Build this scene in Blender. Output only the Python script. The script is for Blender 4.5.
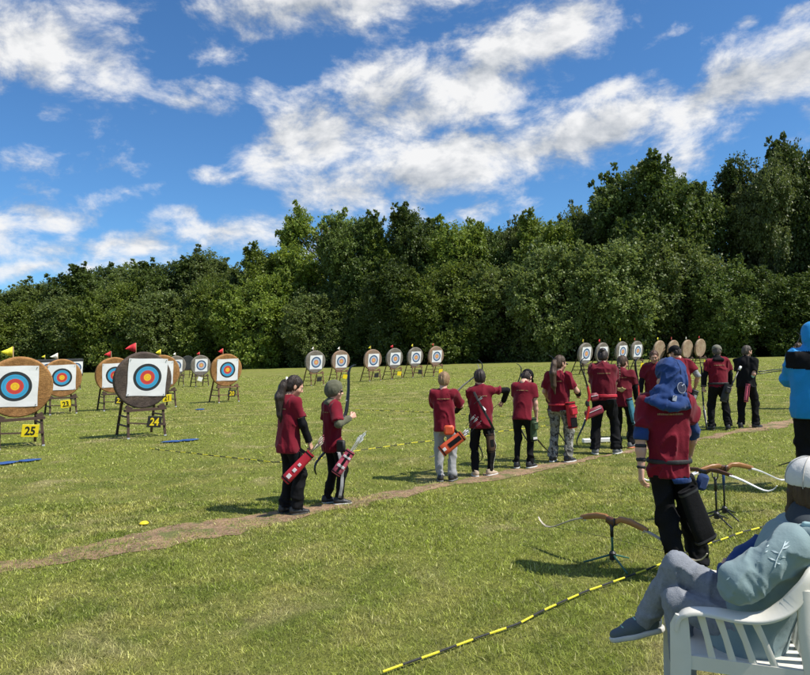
import bpy, math, random
import numpy as np
from mathutils import Vector, Matrix

random.seed(7)
RNG = np.random.default_rng(7)
for o in list(bpy.data.objects):
    bpy.data.objects.remove(o)
SC = bpy.context.scene
COL = SC.collection
R = math.radians

# ------------------------------------------------------------------ camera
CAM_H = 1.66
FPX, PW, PH = 677.0, 810.0, 675.0
ROLL, PITCH = math.atan(0.028), math.atan(15.4 / 677.0)
cam_data = bpy.data.cameras.new('camera')
cam_data.sensor_fit = 'HORIZONTAL'
cam_data.sensor_width = 36.0
cam_data.lens = 36.0 * FPX / PW
cam_data.clip_start = 0.05
cam_data.clip_end = 3000
cam = bpy.data.objects.new('camera', cam_data)
COL.objects.link(cam)
cam.matrix_world = (Matrix.Translation((0, 0, CAM_H)) @ Matrix.Rotation(PITCH, 4, 'X')
                    @ Matrix.Rotation(math.pi / 2, 4, 'X') @ Matrix.Rotation(-ROLL, 4, 'Z'))
SC.camera = cam

# ------------------------------------------------------------------ sun, exposure
SUN_AZ, SUN_EL = 111.0, 54.0          # clockwise from +Y, above the horizon
sun_vec = Vector((math.sin(R(SUN_AZ)) * math.cos(R(SUN_EL)),
                  math.cos(R(SUN_AZ)) * math.cos(R(SUN_EL)), math.sin(R(SUN_EL))))
sun_data = bpy.data.lights.new('sun', 'SUN')
sun_data.energy = 4.9
sun_data.angle = R(0.5)
sun_data.color = (1.0, 0.94, 0.84)
sun = bpy.data.objects.new('sun', sun_data)
COL.objects.link(sun)
sun.rotation_euler = (-sun_vec).to_track_quat('-Z', 'Y').to_euler()
sun.location = (20, -10, 40)
SC.view_settings.view_transform = 'Standard'
SC.view_settings.look = 'None'
SC.view_settings.exposure = 0.35
SC.view_settings.gamma = 1.0
SC.view_settings.use_curve_mapping = False
SC.cycles.max_bounces = 5
SC.cycles.diffuse_bounces = 3
SC.cycles.glossy_bounces = 2
SC.cycles.transmission_bounces = 3
SC.cycles.transparent_max_bounces = 4
SC.cycles.caustics_reflective = False
SC.cycles.caustics_refractive = False


def ray(px, py):
    """direction in the world of a point measured on the photograph"""
    u, v = px - PW / 2, PH / 2 - py
    c, s = math.cos(-ROLL), math.sin(-ROLL)
    u, v = c * u - s * v, s * u + c * v
    c, s = math.cos(PITCH), math.sin(PITCH)
    return np.array([u, c * FPX - s * v, s * FPX + c * v])


def at(px, py, Y):
    """world point on that ray at depth Y"""
    d = ray(px, py)
    return d * (Y / d[1]) + np.array([0, 0, CAM_H])


def sstep(t):
    t = np.clip(t, 0, 1)
    return t * t * (3 - 2 * t)


def gz(x, y):
    """the field rises very gently towards the far right"""
    return 0.17 * sstep((np.asarray(y, float) - 18) / 24) * sstep((np.asarray(x, float) + 12) / 20)


def gp(px, py):
    """ground point seen there"""
    d = ray(px, py)
    z = 0.0
    for _ in range(4):
        p = d * ((z - CAM_H) / d[2]) + np.array([0, 0, CAM_H])
        z = float(gz(p[0], p[1]))
    return p


# ------------------------------------------------------------------ sky with clouds
class NT:
    """small helper to write node trees as expressions"""
    def __init__(s, tree):
        s.t = tree

    def n(s, kind, **kw):
        nd = s.t.nodes.new(kind)
        for k, v in kw.items():
            setattr(nd, k, v)
        return nd

    def put(s, sock, v):
        if isinstance(v, bpy.types.NodeSocket):
            s.t.links.new(v, sock)
        elif v is not None:
            if hasattr(sock.default_value, '__len__') and not hasattr(v, '__len__'):
                v = [v] * len(sock.default_value)
            if hasattr(sock.default_value, '__len__') and len(sock.default_value) == 4 and len(v) == 3:
                v = (*v, 1)
            sock.default_value = v

    def m(s, op, a, b=None, c=None, clamp=False):
        nd = s.n('ShaderNodeMath', operation=op, use_clamp=clamp)
        for i, v in enumerate((a, b, c)):
            s.put(nd.inputs[i], v)
        return nd.outputs[0]

    def vm(s, op, a, b=None, out=0):
        nd = s.n('ShaderNodeVectorMath', operation=op)
        s.put(nd.inputs[0], a)
        if b is not None:
            if op == 'SCALE':
                s.put(nd.inputs[3], b)
            else:
                s.put(nd.inputs[1], b)
        return nd.outputs[out]

    def noise(s, vec, scale, detail=4, rough=.5, dist=0, out=0):
        nd = s.n('ShaderNodeTexNoise')
        if vec is not None:
            s.put(nd.inputs['Vector'], vec)
        s.put(nd.inputs['Scale'], scale)
        s.put(nd.inputs['Detail'], detail)
        s.put(nd.inputs['Roughness'], rough)
        s.put(nd.inputs['Distortion'], dist)
        return nd.outputs[out]

    def ss(s, v, a, b, lo=0., hi=1.):
        nd = s.n('ShaderNodeMapRange', interpolation_type='SMOOTHSTEP')
        for i, q in enumerate((v, a, b, lo, hi)):
            s.put(nd.inputs[i], q)
        return nd.outputs[0]

    def mix(s, f, a, b, kind='RGBA', blend='MIX'):
        nd = s.n('ShaderNodeMix', data_type=kind, blend_type=blend) if kind == 'RGBA' else s.n('ShaderNodeMix', data_type=kind)
        i = {'RGBA': (0, 6, 7, 2), 'FLOAT': (0, 2, 3, 0)}[kind]
        s.put(nd.inputs[i[0]], f)
        s.put(nd.inputs[i[1]], a)
        s.put(nd.inputs[i[2]], b)
        return nd.outputs[i[3]]


def make_world():
    w = bpy.data.worlds.new('World')
    SC.world = w
    w.use_nodes = True
    w.cycles.sampling_method = 'MANUAL'
    w.cycles.sample_map_resolution = 256
    t = w.node_tree
    t.nodes.clear()
    g = NT(t)
    sky = g.n('ShaderNodeTexSky', sky_type='NISHITA', sun_disc=False)
    sky.sun_elevation = R(SUN_EL)
    sky.sun_rotation = R(SUN_AZ)
    sky.air_density = 1.0
    sky.dust_density = 0.25
    sky.ozone_density = 2.2
    sky.altitude = 100
    bg = g.n('ShaderNodeBackground')
    skyc = g.mix(1.0, sky.outputs[0], (0.50, 0.84, 1.14, 1), blend='MULTIPLY')
    g.put(bg.inputs[0], skyc)
    bg.inputs[1].default_value = 0.098
    d = g.n('ShaderNodeTexCoord').outputs['Generated']
    sep = g.n('ShaderNodeSeparateXYZ')
    g.put(sep.inputs[0], d)
    x, y, z = sep.outputs
    az = g.m('ARCTAN2', x, y)
    el = g.m('ARCSINE', z)
    # domain warp so that no cloud keeps a clean outline
    wn = g.noise(d, 7.0, 3, .6, 0, out=1)
    wsep = g.n('ShaderNodeSeparateXYZ')
    g.put(wsep.inputs[0], wn)
    azw = g.m('ADD', az, g.m('MULTIPLY', g.m('SUBTRACT', wsep.outputs[0], .5), .12))
    elw = g.m('ADD', el, g.m('MULTIPLY', g.m('SUBTRACT', wsep.outputs[1], .5), .07))
    # clouds: px, py, half width, half height, slope in degrees (rising right +), density
    clouds = [
        (25, 40, 95, 55, 10, 1.0), (95, 60, 60, 30, 25, .75), (190, 97, 36, 17, 5, .62), (258, 96, 24, 10, 0, .40),
        (300, 12, 105, 34, 5, .95), (250, 38, 45, 18, 12, .7), (380, 5, 90, 30, 10, .9),
        (318, 140, 84, 42, 12, 1.25), (400, 110, 105, 55, 25, 1.25), (480, 70, 120, 50, 28, 1.2), (565, 25, 110, 36, 22, 1.15), (610, 5, 60, 20, 15, 1.0),
        (430, 170, 150, 42, 6, 1.2), (360, 195, 90, 28, 0, 1.1), (545, 150, 100, 30, 12, 1.0), (360, 75, 50, 20, 30, .7),
        (620, 128, 100, 36, 16, 1.25), (715, 100, 105, 34, 17, 1.3), (800, 70, 75, 30, 22, 1.2), (600, 92, 80, 13, 14, .6),
        (745, 24, 26, 9, 25, .62), (800, 12, 30, 12, 15, .8), (700, 158, 60, 20, 8, .6), (770, 150, 60, 16, 10, .5),
        (40, 208, 54, 24, 12, 1.0), (-10, 225, 50, 30, 0, .9), (228, 230, 80, 22, 8, 1.05), (180, 214, 20, 11, 0, .8),
        (110, 241, 80, 15, 9, .9), (45, 268, 70, 11, 6, .7), (202, 177, 30, 8, 6, .75), (156, 185, 9, 7, 40, .5),
        (110, 165, 70, 10, 6, .45), (25, 160, 32, 9, -6, .55), (300, 240, 60, 18, 0, .6), (860, 100, 80, 50, 10, .9),
        (650, 35, 22, 7, 10, .5), (480, 215, 60, 14, 5, .5)]
    acc = None
    for (px, py, rx, ry, sl, den) in clouds:
        dv = ray(px, py)
        dv = dv / np.linalg.norm(dv)
        ca, ce = math.atan2(dv[0], dv[1]), math.asin(dv[2])
        k = math.cos(ce)
        c_, s_ = math.cos(R(sl)), math.sin(R(sl))
        da = g.m('SUBTRACT', azw, ca)
        de = g.m('SUBTRACT', elw, ce)
        u = g.m('MULTIPLY_ADD', da, c_ * k * FPX / rx, g.m('MULTIPLY', de, s_ * FPX / rx))
        v = g.m('MULTIPLY_ADD', da, -s_ * k * FPX / ry, g.m('MULTIPLY', de, c_ * FPX / ry))
        r2 = g.m('MULTIPLY_ADD', u, u, g.m('MULTIPLY', v, v))
        f = g.m('MULTIPLY', g.m('SUBTRACT', 1.25, g.m('SQRT', r2)), den)
        acc = f if acc is None else g.m('SMOOTH_MAX', acc, f, .25)
    # elsewhere in the sky: the same kind of broken cumulus
    broad = g.noise(g.vm('MULTIPLY', d, (1, 1, 2.2)), 2.3, 2, .55, 0)
    gen = g.m('MULTIPLY', g.m('SUBTRACT', broad, .47), 6.0)
    off = g.m('MAXIMUM', g.m('DIVIDE', g.m('ABSOLUTE', az), .78), g.m('DIVIDE', g.m('ABSOLUTE', g.m('SUBTRACT', el, .20)), .42))
    acc = g.mix(g.ss(off, .92, 1.25), acc, gen, 'FLOAT')
    # break up by fractal noise
    stretch = g.vm('MULTIPLY', d, (1, 1, 1.7))
    nz = g.noise(stretch, 9.0, 8, .63, .2)
    dens = g.m('ADD', acc, g.m('MULTIPLY', g.m('SUBTRACT', nz, .535), 4.3))
    alpha = g.ss(dens, -.05, 1.15)
    alpha = g.m('MULTIPLY', alpha, .97)
    # form shading: the same noise sampled a little towards the sun
    sv = g.vm('ADD', stretch, (sun_vec.x * .035, sun_vec.y * .035, .055))
    nz2 = g.noise(sv, 9.0, 4, .58, .25)
    lit = g.m('ADD', g.m('MULTIPLY', g.m('SUBTRACT', nz, nz2), 2.9), g.m('MULTIPLY', g.m('SUBTRACT', nz, .5), .9))
    thick = g.ss(dens, .6, 2.4)
    lit = g.m('ADD', g.m('SUBTRACT', lit, g.m('MULTIPLY', thick, .22)), .66, clamp=True)
    ccol = g.mix(lit, (.40, .45, .52, 1), (1.0, 1.0, 1.0, 1))
    cb = g.n('ShaderNodeBackground')
    g.put(cb.inputs[0], ccol)
    cb.inputs[1].default_value = 0.74
    mx = g.n('ShaderNodeMixShader')
    g.put(mx.inputs[0], alpha)
    t.links.new(bg.outputs[0], mx.inputs[1])
    t.links.new(cb.outputs[0], mx.inputs[2])
    out = g.n('ShaderNodeOutputWorld')
    t.links.new(mx.outputs[0], out.inputs[0])


make_world()

# ------------------------------------------------------------------ object helpers


def tag(o, label=None, cat=None, group=None, kind=None):
    for k, v in (('label', label), ('category', cat), ('group', group), ('kind', kind)):
        if v:
            o[k] = v
    return o


def mesh_np(name, V, F, mats=None, mi=None, smooth=False):
    """mesh from numpy arrays; F is (n,3) or (n,4)"""
    V = np.asarray(V, np.float32)
    F = np.asarray(F, np.int32)
    me = bpy.data.meshes.new(name)
    me.vertices.add(len(V))
    me.vertices.foreach_set('co', V.ravel())
    k = F.shape[1]
    me.loops.add(F.size)
    me.loops.foreach_set('vertex_index', F.ravel())
    me.polygons.add(len(F))
    me.polygons.foreach_set('loop_start', np.arange(0, F.size, k, dtype=np.int32))
    if mi is not None:
        me.polygons.foreach_set('material_index', np.asarray(mi, np.int32))
    if smooth:
        me.polygons.foreach_set('use_smooth', np.ones(len(F), bool))
    me.update(calc_edges=True)
    me.validate()
    for m_ in (mats or []):
        me.materials.append(m_)
    return me


class MB:
    """collects boxes, bars, lofts and polygons; build() links them as one mesh object"""
    def __init__(s):
        s.v, s.f, s.m = [], [], []
        s.cur = 0

    def add(s, vs, fs):
        o = len(s.v)
        s.v += [tuple(float(c) for c in p) for p in vs]
        s.f += [tuple(i + o for i in f) for f in fs]
        s.m += [s.cur] * len(fs)
        return s

    def box(s, c, size, rot=None, bev=0.0):
        hx, hy, hz = [q / 2 for q in size]
        if bev <= 0:
            vs = [Vector((a * hx, b * hy, e * hz)) for a in (-1, 1) for b in (-1, 1) for e in (-1, 1)]
            fs = [(0, 1, 3, 2), (4, 6, 7, 5), (0, 4, 5, 1), (2, 3, 7, 6), (0, 2, 6, 4), (1, 5, 7, 3)]
        else:
            vs, fs = [], []
            b_ = min(bev, hx * .9, hy * .9, hz * .9)
            ring = [(-hx, -hy), (hx, -hy), (hx, hy), (-hx, hy)]
            lv = [(-hz, b_), (-hz + b_, 0), (hz - b_, 0), (hz, b_)]
            for (zz, ins) in lv:
                ix, iy = hx - ins, hy - ins
                for (sx, sy) in ((-1, -1), (1, -1), (1, 1), (-1, 1)):
                    a = Vector((sx * (ix - (b_ if ins == 0 else 0)), sy * iy, zz))
                    b = Vector((sx * ix, sy * (iy - (b_ if ins == 0 else 0)), zz))
                    pr = (a, b) if sx * sy < 0 else (b, a)
                    vs += list(pr)
            for k in range(3):
                for i in range(8):
                    j = (i + 1) % 8
                    fs.append((k * 8 + i, k * 8 + j, k * 8 + 8 + j, k * 8 + 8 + i))
            fs.append(tuple(range(7, -1, -1)))
            fs.append(tuple(range(24, 32)))
        M = rot if rot is not None else Matrix.Identity(3)
        c = Vector(c)
        return s.add([M @ Vector(v) + c for v in vs], fs)

    def bar(s, a, b, w, t=None, up=(0, 0, 1)):
        """rectangular bar from a to b, w across, t thick"""
        a, b = Vector(a), Vector(b)
        t = w if t is None else t
        d = (b - a).normalized()
        u = Vector(up)
        if abs(d.dot(u)) > .98:
            u = Vector((0, 1, 0))
        sx = d.cross(u).normalized()
        sy = sx.cross(d).normalized()
        vs = []
        for p in (a, b):
            for (i, j) in ((-1, -1), (1, -1), (1, 1), (-1, 1)):
                vs.append(p + sx * (i * w / 2) + sy * (j * t / 2))
        return s.add(vs, [(3, 2, 1, 0), (4, 5, 6, 7), (0, 1, 5, 4), (1, 2, 6, 5), (2, 3, 7, 6), (3, 0, 4, 7)])

    def tube(s, pts, rad, n=8, cap=True, flat=None, up=None):
        """tube along points; rad is a number or a list; flat=(w,t) gives an elliptic or boxy section"""
        pts = [Vector(p) for p in pts]
        m_ = len(pts)
        rr = rad if hasattr(rad, '__len__') else [rad] * m_
        vs, fs = [], []
        ref = Vector(up) if up is not None else None
        for i, p in enumerate(pts):
            d = (pts[min(i + 1, m_ - 1)] - pts[max(i - 1, 0)]).normalized()
            if ref is None:
                ref = Vector((0, 0, 1)) if abs(d.z) < .9 else Vector((1, 0, 0))
            sx = d.cross(ref).normalized()
            sy = sx.cross(d).normalized()
            if up is None:
                ref = sy
            for k in range(n):
                a_ = 2 * math.pi * (k + .5) / n
                if flat:
                    ca, sa = math.cos(a_), math.sin(a_)
                    q = .55
                    ca = math.copysign(abs(ca) ** q, ca)
                    sa = math.copysign(abs(sa) ** q, sa)
                    vs.append(p + sx * (ca * rr[i] * flat[0]) + sy * (sa * rr[i] * flat[1]))
                else:
                    vs.append(p + sx * (math.cos(a_) * rr[i]) + sy * (math.sin(a_) * rr[i]))
        for i in range(m_ - 1):
            for k in range(n):
                j = (k + 1) % n
                fs.append((i * n + j, i * n + k, i * n + n + k, i * n + n + j))
        if cap:
            fs.append(tuple(range(n)))
            fs.append(tuple(range(m_ * n - 1, m_ * n - n - 1, -1)))
        return s.add(vs, fs)

    def lathe(s, prof, n=32, M=None, cap=True):
        """profile [(r, h)] turned about local z"""
        vs, fs = [], []
        for (r, h) in prof:
            for k in range(n):
                a_ = 2 * math.pi * k / n
                p = Vector((r * math.cos(a_), r * math.sin(a_), h))
                vs.append(M @ p if M is not None else p)
        for i in range(len(prof) - 1):
            for k in range(n):
                j = (k + 1) % n
                fs.append((i * n + k, i * n + j, i * n + n + j, i * n + n + k))
        if cap:
            fs.append(tuple(range(n - 1, -1, -1)))
            q = (len(prof) - 1) * n
            fs.append(tuple(range(q, q + n)))
        return s.add(vs, fs)

    def mesh(s, name, mats, smooth=False, ang=None):
        me = bpy.data.meshes.new(name)
        me.from_pydata(s.v, [], s.f)
        for m_ in (mats if isinstance(mats, (list, tuple)) else [mats]):
            me.materials.append(m_)
        me.polygons.foreach_set('material_index', np.asarray(s.m, np.int32))
        if smooth:
            me.polygons.foreach_set('use_smooth', np.ones(len(s.f), bool))
            if ang:
                me.set_sharp_from_angle(angle=R(ang))
        me.update()
        return me

    def build(s, name, mats, parent=None, smooth=False, ang=None):
        return link(name, s.mesh(name, mats, smooth, ang), parent)


def link(name, me, parent=None):
    o = bpy.data.objects.new(name, me)
    COL.objects.link(o)
    o.parent = parent
    return o


def empty(name, loc=(0, 0, 0), rz=0.0):
    o = bpy.data.objects.new(name, None)
    COL.objects.link(o)
    o.location = [float(c) for c in loc]
    o.rotation_euler = (0, 0, rz)
    o.empty_display_size = .2
    return o


def copy_tree(o, parent=None):
    c = o.copy()
    COL.objects.link(c)
    c.parent = parent
    for ch in list(o.children):
        copy_tree(ch, c)
    return c


# ------------------------------------------------------------------ materials
def new_mat(name):
    m_ = bpy.data.materials.new(name)
    m_.use_nodes = True
    t = m_.node_tree
    g = NT(t)
    b = t.nodes['Principled BSDF']
    return m_, g, b


def lin(r, g, b):
    return tuple(((c / 255) / 12.92 if c / 255 <= .04045 else ((c / 255 + .055) / 1.055) ** 2.4) for c in (r, g, b))


_mc = {}


def plain(name, col, rough=.6, var=.12, scale=30, bump=0.0, bscale=60, metal=0.0, sheen=0.0, spec=.5, coords='Object'):
    """base colour with mild mottling, fine relief"""
    if name in _mc:
        return _mc[name]
    m_, g, b = new_mat(name)
    co = g.n('ShaderNodeTexCoord').outputs[coords]
    n1 = g.noise(co, scale, 4, .6)
    f = g.m('MULTIPLY_ADD', g.m('SUBTRACT', n1, .5), 2 * var, 1.0)
    c = g.vm('SCALE', tuple(col), f)
    g.put(b.inputs['Base Color'], c)
    g.put(b.inputs['Roughness'], g.m('MULTIPLY_ADD', g.m('SUBTRACT', n1, .5), .2, rough, clamp=True))
    b.inputs['Metallic'].default_value = metal
    b.inputs['Specular IOR Level'].default_value = spec
    if sheen:
        b.inputs['Sheen Weight'].default_value = sheen
    if bump:
        bn = g.n('ShaderNodeBump')
        bn.inputs['Strength'].default_value = bump
        bn.inputs['Distance'].default_value = .01
        g.put(bn.inputs['Height'], g.noise(co, bscale, 5, .65))
        g.put(b.inputs['Normal'], bn.outputs[0])
    _mc[name] = m_
    return m_


def cloth(name, col, rough=.85, fold=.35):
    return plain(name, col, rough, .16, 9, fold, 28, sheen=.12, spec=.18)


# ------------------------------------------------------------------ field
def ground_material():
    m_, g, b = new_mat('mown_grass')
    pos = g.n('ShaderNodeNewGeometry').outputs['Position']
    big = g.noise(pos, .22, 4, .6, .4)
    mid = g.noise(pos, 1.7, 5, .65, .3)
    fine = g.noise(pos, 22, 6, .75)
    tiny = g.noise(g.vm('MULTIPLY', pos, (1, .5, 1)), 70, 3, .7)
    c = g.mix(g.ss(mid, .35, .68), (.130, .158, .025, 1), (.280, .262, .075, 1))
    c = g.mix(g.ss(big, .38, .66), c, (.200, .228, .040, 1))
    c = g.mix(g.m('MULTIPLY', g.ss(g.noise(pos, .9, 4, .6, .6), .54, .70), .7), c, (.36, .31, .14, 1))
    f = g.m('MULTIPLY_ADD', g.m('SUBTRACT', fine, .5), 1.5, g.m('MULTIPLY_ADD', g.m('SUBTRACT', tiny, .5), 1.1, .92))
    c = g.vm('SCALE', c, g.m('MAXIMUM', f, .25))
    g.put(b.inputs['Base Color'], c)
    b.inputs['Roughness'].default_value = .9
    b.inputs['Specular IOR Level'].default_value = .2
    bn = g.n('ShaderNodeBump')
    bn.inputs['Strength'].default_value = .9
    bn.inputs['Distance'].default_value = .04
    g.put(bn.inputs['Height'], g.m('ADD', fine, g.m('MULTIPLY', tiny, .6)))
    g.put(b.inputs['Normal'], bn.outputs[0])
    return m_


def blade_material():
    m_, g, b = new_mat('grass_blade')
    geo = g.n('ShaderNodeNewGeometry')
    pos = geo.outputs['Position']
    rnd = geo.outputs['Random Per Island']
    mid = g.noise(pos, 1.7, 5, .65, .3)
    big = g.noise(pos, .22, 4, .6, .4)
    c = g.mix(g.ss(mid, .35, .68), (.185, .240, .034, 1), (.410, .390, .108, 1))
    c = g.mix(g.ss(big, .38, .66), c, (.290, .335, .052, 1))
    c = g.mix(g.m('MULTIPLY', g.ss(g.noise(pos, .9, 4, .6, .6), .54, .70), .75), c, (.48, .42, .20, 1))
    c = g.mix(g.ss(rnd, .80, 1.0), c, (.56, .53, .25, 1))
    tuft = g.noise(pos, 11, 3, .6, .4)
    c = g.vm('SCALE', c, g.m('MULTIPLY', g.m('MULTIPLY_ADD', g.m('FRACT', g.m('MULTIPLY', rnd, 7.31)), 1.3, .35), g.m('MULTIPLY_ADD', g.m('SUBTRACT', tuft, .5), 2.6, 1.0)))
    g.put(b.inputs['Base Color'], c)
    b.inputs['Roughness'].default_value = .55
    b.inputs['Specular IOR Level'].default_value = .35
    tr = g.n('ShaderNodeBsdfTranslucent')
    g.put(tr.inputs[0], g.vm('MULTIPLY', c, (1.1, 1.2, .6)))
    mx = g.n('ShaderNodeMixShader')
    mx.inputs[0].default_value = .35
    t = m_.node_tree
    t.links.new(b.outputs[0], mx.inputs[1])
    t.links.new(tr.outputs[0], mx.inputs[2])
    t.links.new(mx.outputs[0], t.nodes['Material Output'].inputs[0])
    return m_


def build_field():
    # one sheet out to the horizon, finer near the camera
    ys = np.concatenate([np.linspace(-60, 0, 7)[:-1], np.linspace(0, 60, 61)[:-1], np.linspace(60, 150, 13)[:-1], np.array([150, 200, 300, 500, 900, 1500.])])
    xs = np.concatenate([-np.array([1500, 900, 500, 300, 200.]), np.linspace(-150, -40, 12)[:-1], np.linspace(-40, 40, 41)[:-1], np.linspace(40, 150, 12), np.array([200., 300, 500, 900, 1500])])
    X, Y = np.meshgrid(xs, ys)
    V = np.stack([X, Y, gz(X, Y)], -1).reshape(-1, 3)
    nx, ny = len(xs), len(ys)
    i = np.arange(nx * (ny - 1)).reshape(ny - 1, nx)[:, :-1].ravel()
    F = np.stack([i, i + 1, i + nx + 1, i + nx], -1)
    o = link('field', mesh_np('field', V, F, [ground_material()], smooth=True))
    tag(o, kind='structure')


PATH_A, PATH_B = gp(0, 567.5)[:2], gp(790, 422)[:2]
PDIR = (PATH_B - PATH_A) / np.linalg.norm(PATH_B - PATH_A)
PNRM = np.array([-PDIR[1], PDIR[0]])


def hash1(n):
    return np.modf(np.abs(np.sin(n * 127.1 + 11.7) * 43758.5453))[0]


def noise1(t, seed=0.0):
    i = np.floor(t)
    f = t - i
    f = f * f * (3 - 2 * f)
    return hash1(i + seed * 57.3) * (1 - f) + hash1(i + 1 + seed * 57.3) * f - .5


def path_edges(s):
    """signed offsets of the trodden strip's two edges at length s along the shooting line"""
    w = .27 + .10 * noise1(s * .45, 1) - .13 * np.clip((s - .5) / 5, 0, 1) + .10 * np.clip((s - 11) / 4, 0, 1)
    c = .10 * noise1(s * .22, 2)
    rag = lambda k: .14 * noise1(s * 1.1, k) + .16 * noise1(s * 3.3, k + 1) + .10 * noise1(s * 9, k + 2)
    return c - w + rag(3), c + w + rag(7)


def path_coord(P):
    q = P - PATH_A
    return q @ PDIR, q @ PNRM


def build_path():
    s = np.arange(-2.5, 26, .04)
    lo, hi = path_edges(s)
    k = np.linspace(0, 1, 9)
    off = lo[:, None] * (1 - k) + hi[:, None] * k
    P = PATH_A[None, None, :] + PDIR * s[:, None, None] + PNRM * off[:, :, None]
    z = gz(P[..., 0], P[..., 1]) + .005 + .010 * (noise1(off * 9 + s[:, None] * 3, 4) + .5) * np.sin(math.pi * k)
    V = np.concatenate([P, z[..., None]], -1).reshape(-1, 3)
    n, w = len(s), 9
    i = (np.arange(n - 1)[:, None] * w + np.arange(w - 1)[None]).ravel()
    F = np.stack([i, i + w, i + w + 1, i + 1], -1)[:, ::-1]
    m_, g, b = new_mat('bare_earth')
    pos = g.n('ShaderNodeNewGeometry').outputs['Position']
    n1 = g.noise(pos, 3.5, 6, .65, .4)
    n2 = g.noise(pos, 28, 6, .7)
    c = g.mix(g.ss(n1, .35, .65), (.36, .225, .125, 1), (.19, .118, .066, 1))
    c = g.mix(g.ss(n2, .45, .75), c, (.48, .34, .215, 1))
    c = g.mix(g.m('MULTIPLY', g.ss(g.noise(pos, 4.5, 5, .7, .5), .50, .60), .85), c, (.13, .155, .035, 1))
    g.put(b.inputs['Base Color'], c)
    b.inputs['Roughness'].default_value = .95
    bn = g.n('ShaderNodeBump')
    bn.inputs['Strength'].default_value = .8
    bn.inputs['Distance'].default_value = .06
    g.put(bn.inputs['Height'], g.noise(pos, 14, 8, .7))
    g.put(b.inputs['Normal'], bn.outputs[0])
    o = link('trodden_earth_path', mesh_np('trodden_earth_path', V, F, [m_], smooth=True))
    tag(o, kind='structure')


def build_grass():
    def scatter(n, d0, d1, expo, halfang):
        u = RNG.random(n)
        e = 2 - expo
        d = (d0 ** e + u * (d1 ** e - d0 ** e)) ** (1 / e)
        x = (RNG.random(n) * 2 - 1) * (d * halfang + .5)
        return np.stack([x, d], -1)

    def keep(P):
        s, t = path_coord(P)
        lo, hi = path_edges(s)
        inside = (t > lo - .03) & (t < hi + .03)
        patch = (noise1(s * 2.1, 21) + noise1(t * 7 + s * 1.3, 22)) > .02
        edge = np.minimum(t - lo, hi - t) < .08
        return P[~inside | (inside & patch & (RNG.random(len(P)) < .8)) | (edge & (RNG.random(len(P)) < .45)) | (RNG.random(len(P)) < .10)]

    def blades(P, h0, h1, wpx, wmin, seg):
        n = len(P)
        d = P[:, 1]
        ang = RNG.random(n) * 2 * math.pi
        clump = .65 + .7 * (np.sin(P[:, 0] * 5.1 + np.sin(P[:, 1] * 3.7) * 2) * np.sin(P[:, 1] * 4.3 + np.sin(P[:, 0] * 2.9) * 2) * .5 + .5)
        h = (h0 + (h1 - h0) * RNG.random(n) ** 1.6) * clump
        w = np.maximum(wmin, wpx * d / 856) * (.6 + .8 * RNG.random(n))
        lean = h * (.3 + 1.6 * RNG.random(n))
        side = np.stack([np.cos(ang), np.sin(ang), np.zeros(n)], -1)
        ld = ang + math.pi / 2 + RNG.normal(0, .5, n)
        fw = np.stack([np.cos(ld), np.sin(ld), np.zeros(n)], -1)
        base = np.concatenate([P, gz(P[:, 0], P[:, 1])[:, None] - .004], -1)
        up = np.array([0, 0, 1.])
        if seg == 1:
            V = np.stack([base - side * w[:, None] / 2, base + side * w[:, None] / 2, base + fw * lean[:, None] + up * h[:, None]], 1)
            i = np.arange(n) * 3
            return V.reshape(-1, 3), np.stack([i, i + 1, i + 2], -1)
        m1 = base + fw * lean[:, None] * .35 + up * h[:, None] * .62
        V = np.stack([base - side * w[:, None] / 2, base + side * w[:, None] / 2, m1 + side * w[:, None] * .38, m1 - side * w[:, None] * .38,
                      base + fw * lean[:, None] + up * h[:, None]], 1)
        i = np.arange(n) * 5
        F = np.concatenate([np.stack([i, i + 1, i + 2], -1), np.stack([i, i + 2, i + 3], -1), np.stack([i + 3, i + 2, i + 4], -1)])
        return V.reshape(-1, 3), F

    bm = blade_material()
    A = keep(scatter(300000, 2.6, 8.0, .9, .66))
    V, F = blades(A, .010, .036, .7, .0026, 2)
    B = keep(scatter(320000, 7.5, 60, 1.75, .64))
    V2, F2 = blades(B, .014, .040, 1.0, .004, 1)
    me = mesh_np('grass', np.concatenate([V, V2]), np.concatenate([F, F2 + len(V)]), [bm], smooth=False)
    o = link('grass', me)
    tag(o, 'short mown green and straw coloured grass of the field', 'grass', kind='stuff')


build_field()
build_path()
build_grass()

# ------------------------------------------------------------------ trees
def leaf_material(name, c1, c2, back):
    m_, g, b = new_mat(name)
    geo = g.n('ShaderNodeNewGeometry')
    rnd = geo.outputs['Random Per Island']
    orr = g.n('ShaderNodeObjectInfo').outputs['Random']
    co = g.n('ShaderNodeTexCoord').outputs['Object']
    n1 = g.noise(co, .55, 3, .6)
    f = g.m('ADD', g.m('MULTIPLY', g.m('SUBTRACT', n1, .5), 1.6), g.m('MULTIPLY_ADD', rnd, .6, .2), clamp=True)
    c = g.mix(f, c1, c2)
    c = g.mix(g.m('MULTIPLY', geo.outputs['Backfacing'], .7), c, back)
    c = g.vm('SCALE', c, g.m('MULTIPLY_ADD', orr, .5, .75))
    g.put(b.inputs['Base Color'], c)
    b.inputs['Roughness'].default_value = .5
    b.inputs['Specular IOR Level'].default_value = .35
    tr = g.n('ShaderNodeBsdfTranslucent')
    g.put(tr.inputs[0], g.vm('MULTIPLY', c, (1.2, 1.3, .5)))
    mx = g.n('ShaderNodeMixShader')
    mx.inputs[0].default_value = .28
    t = m_.node_tree
    t.links.new(b.outputs[0], mx.inputs[1])
    t.links.new(tr.outputs[0], mx.inputs[2])
    t.links.new(mx.outputs[0], t.nodes['Material Output'].inputs[0])
    return m_


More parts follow.
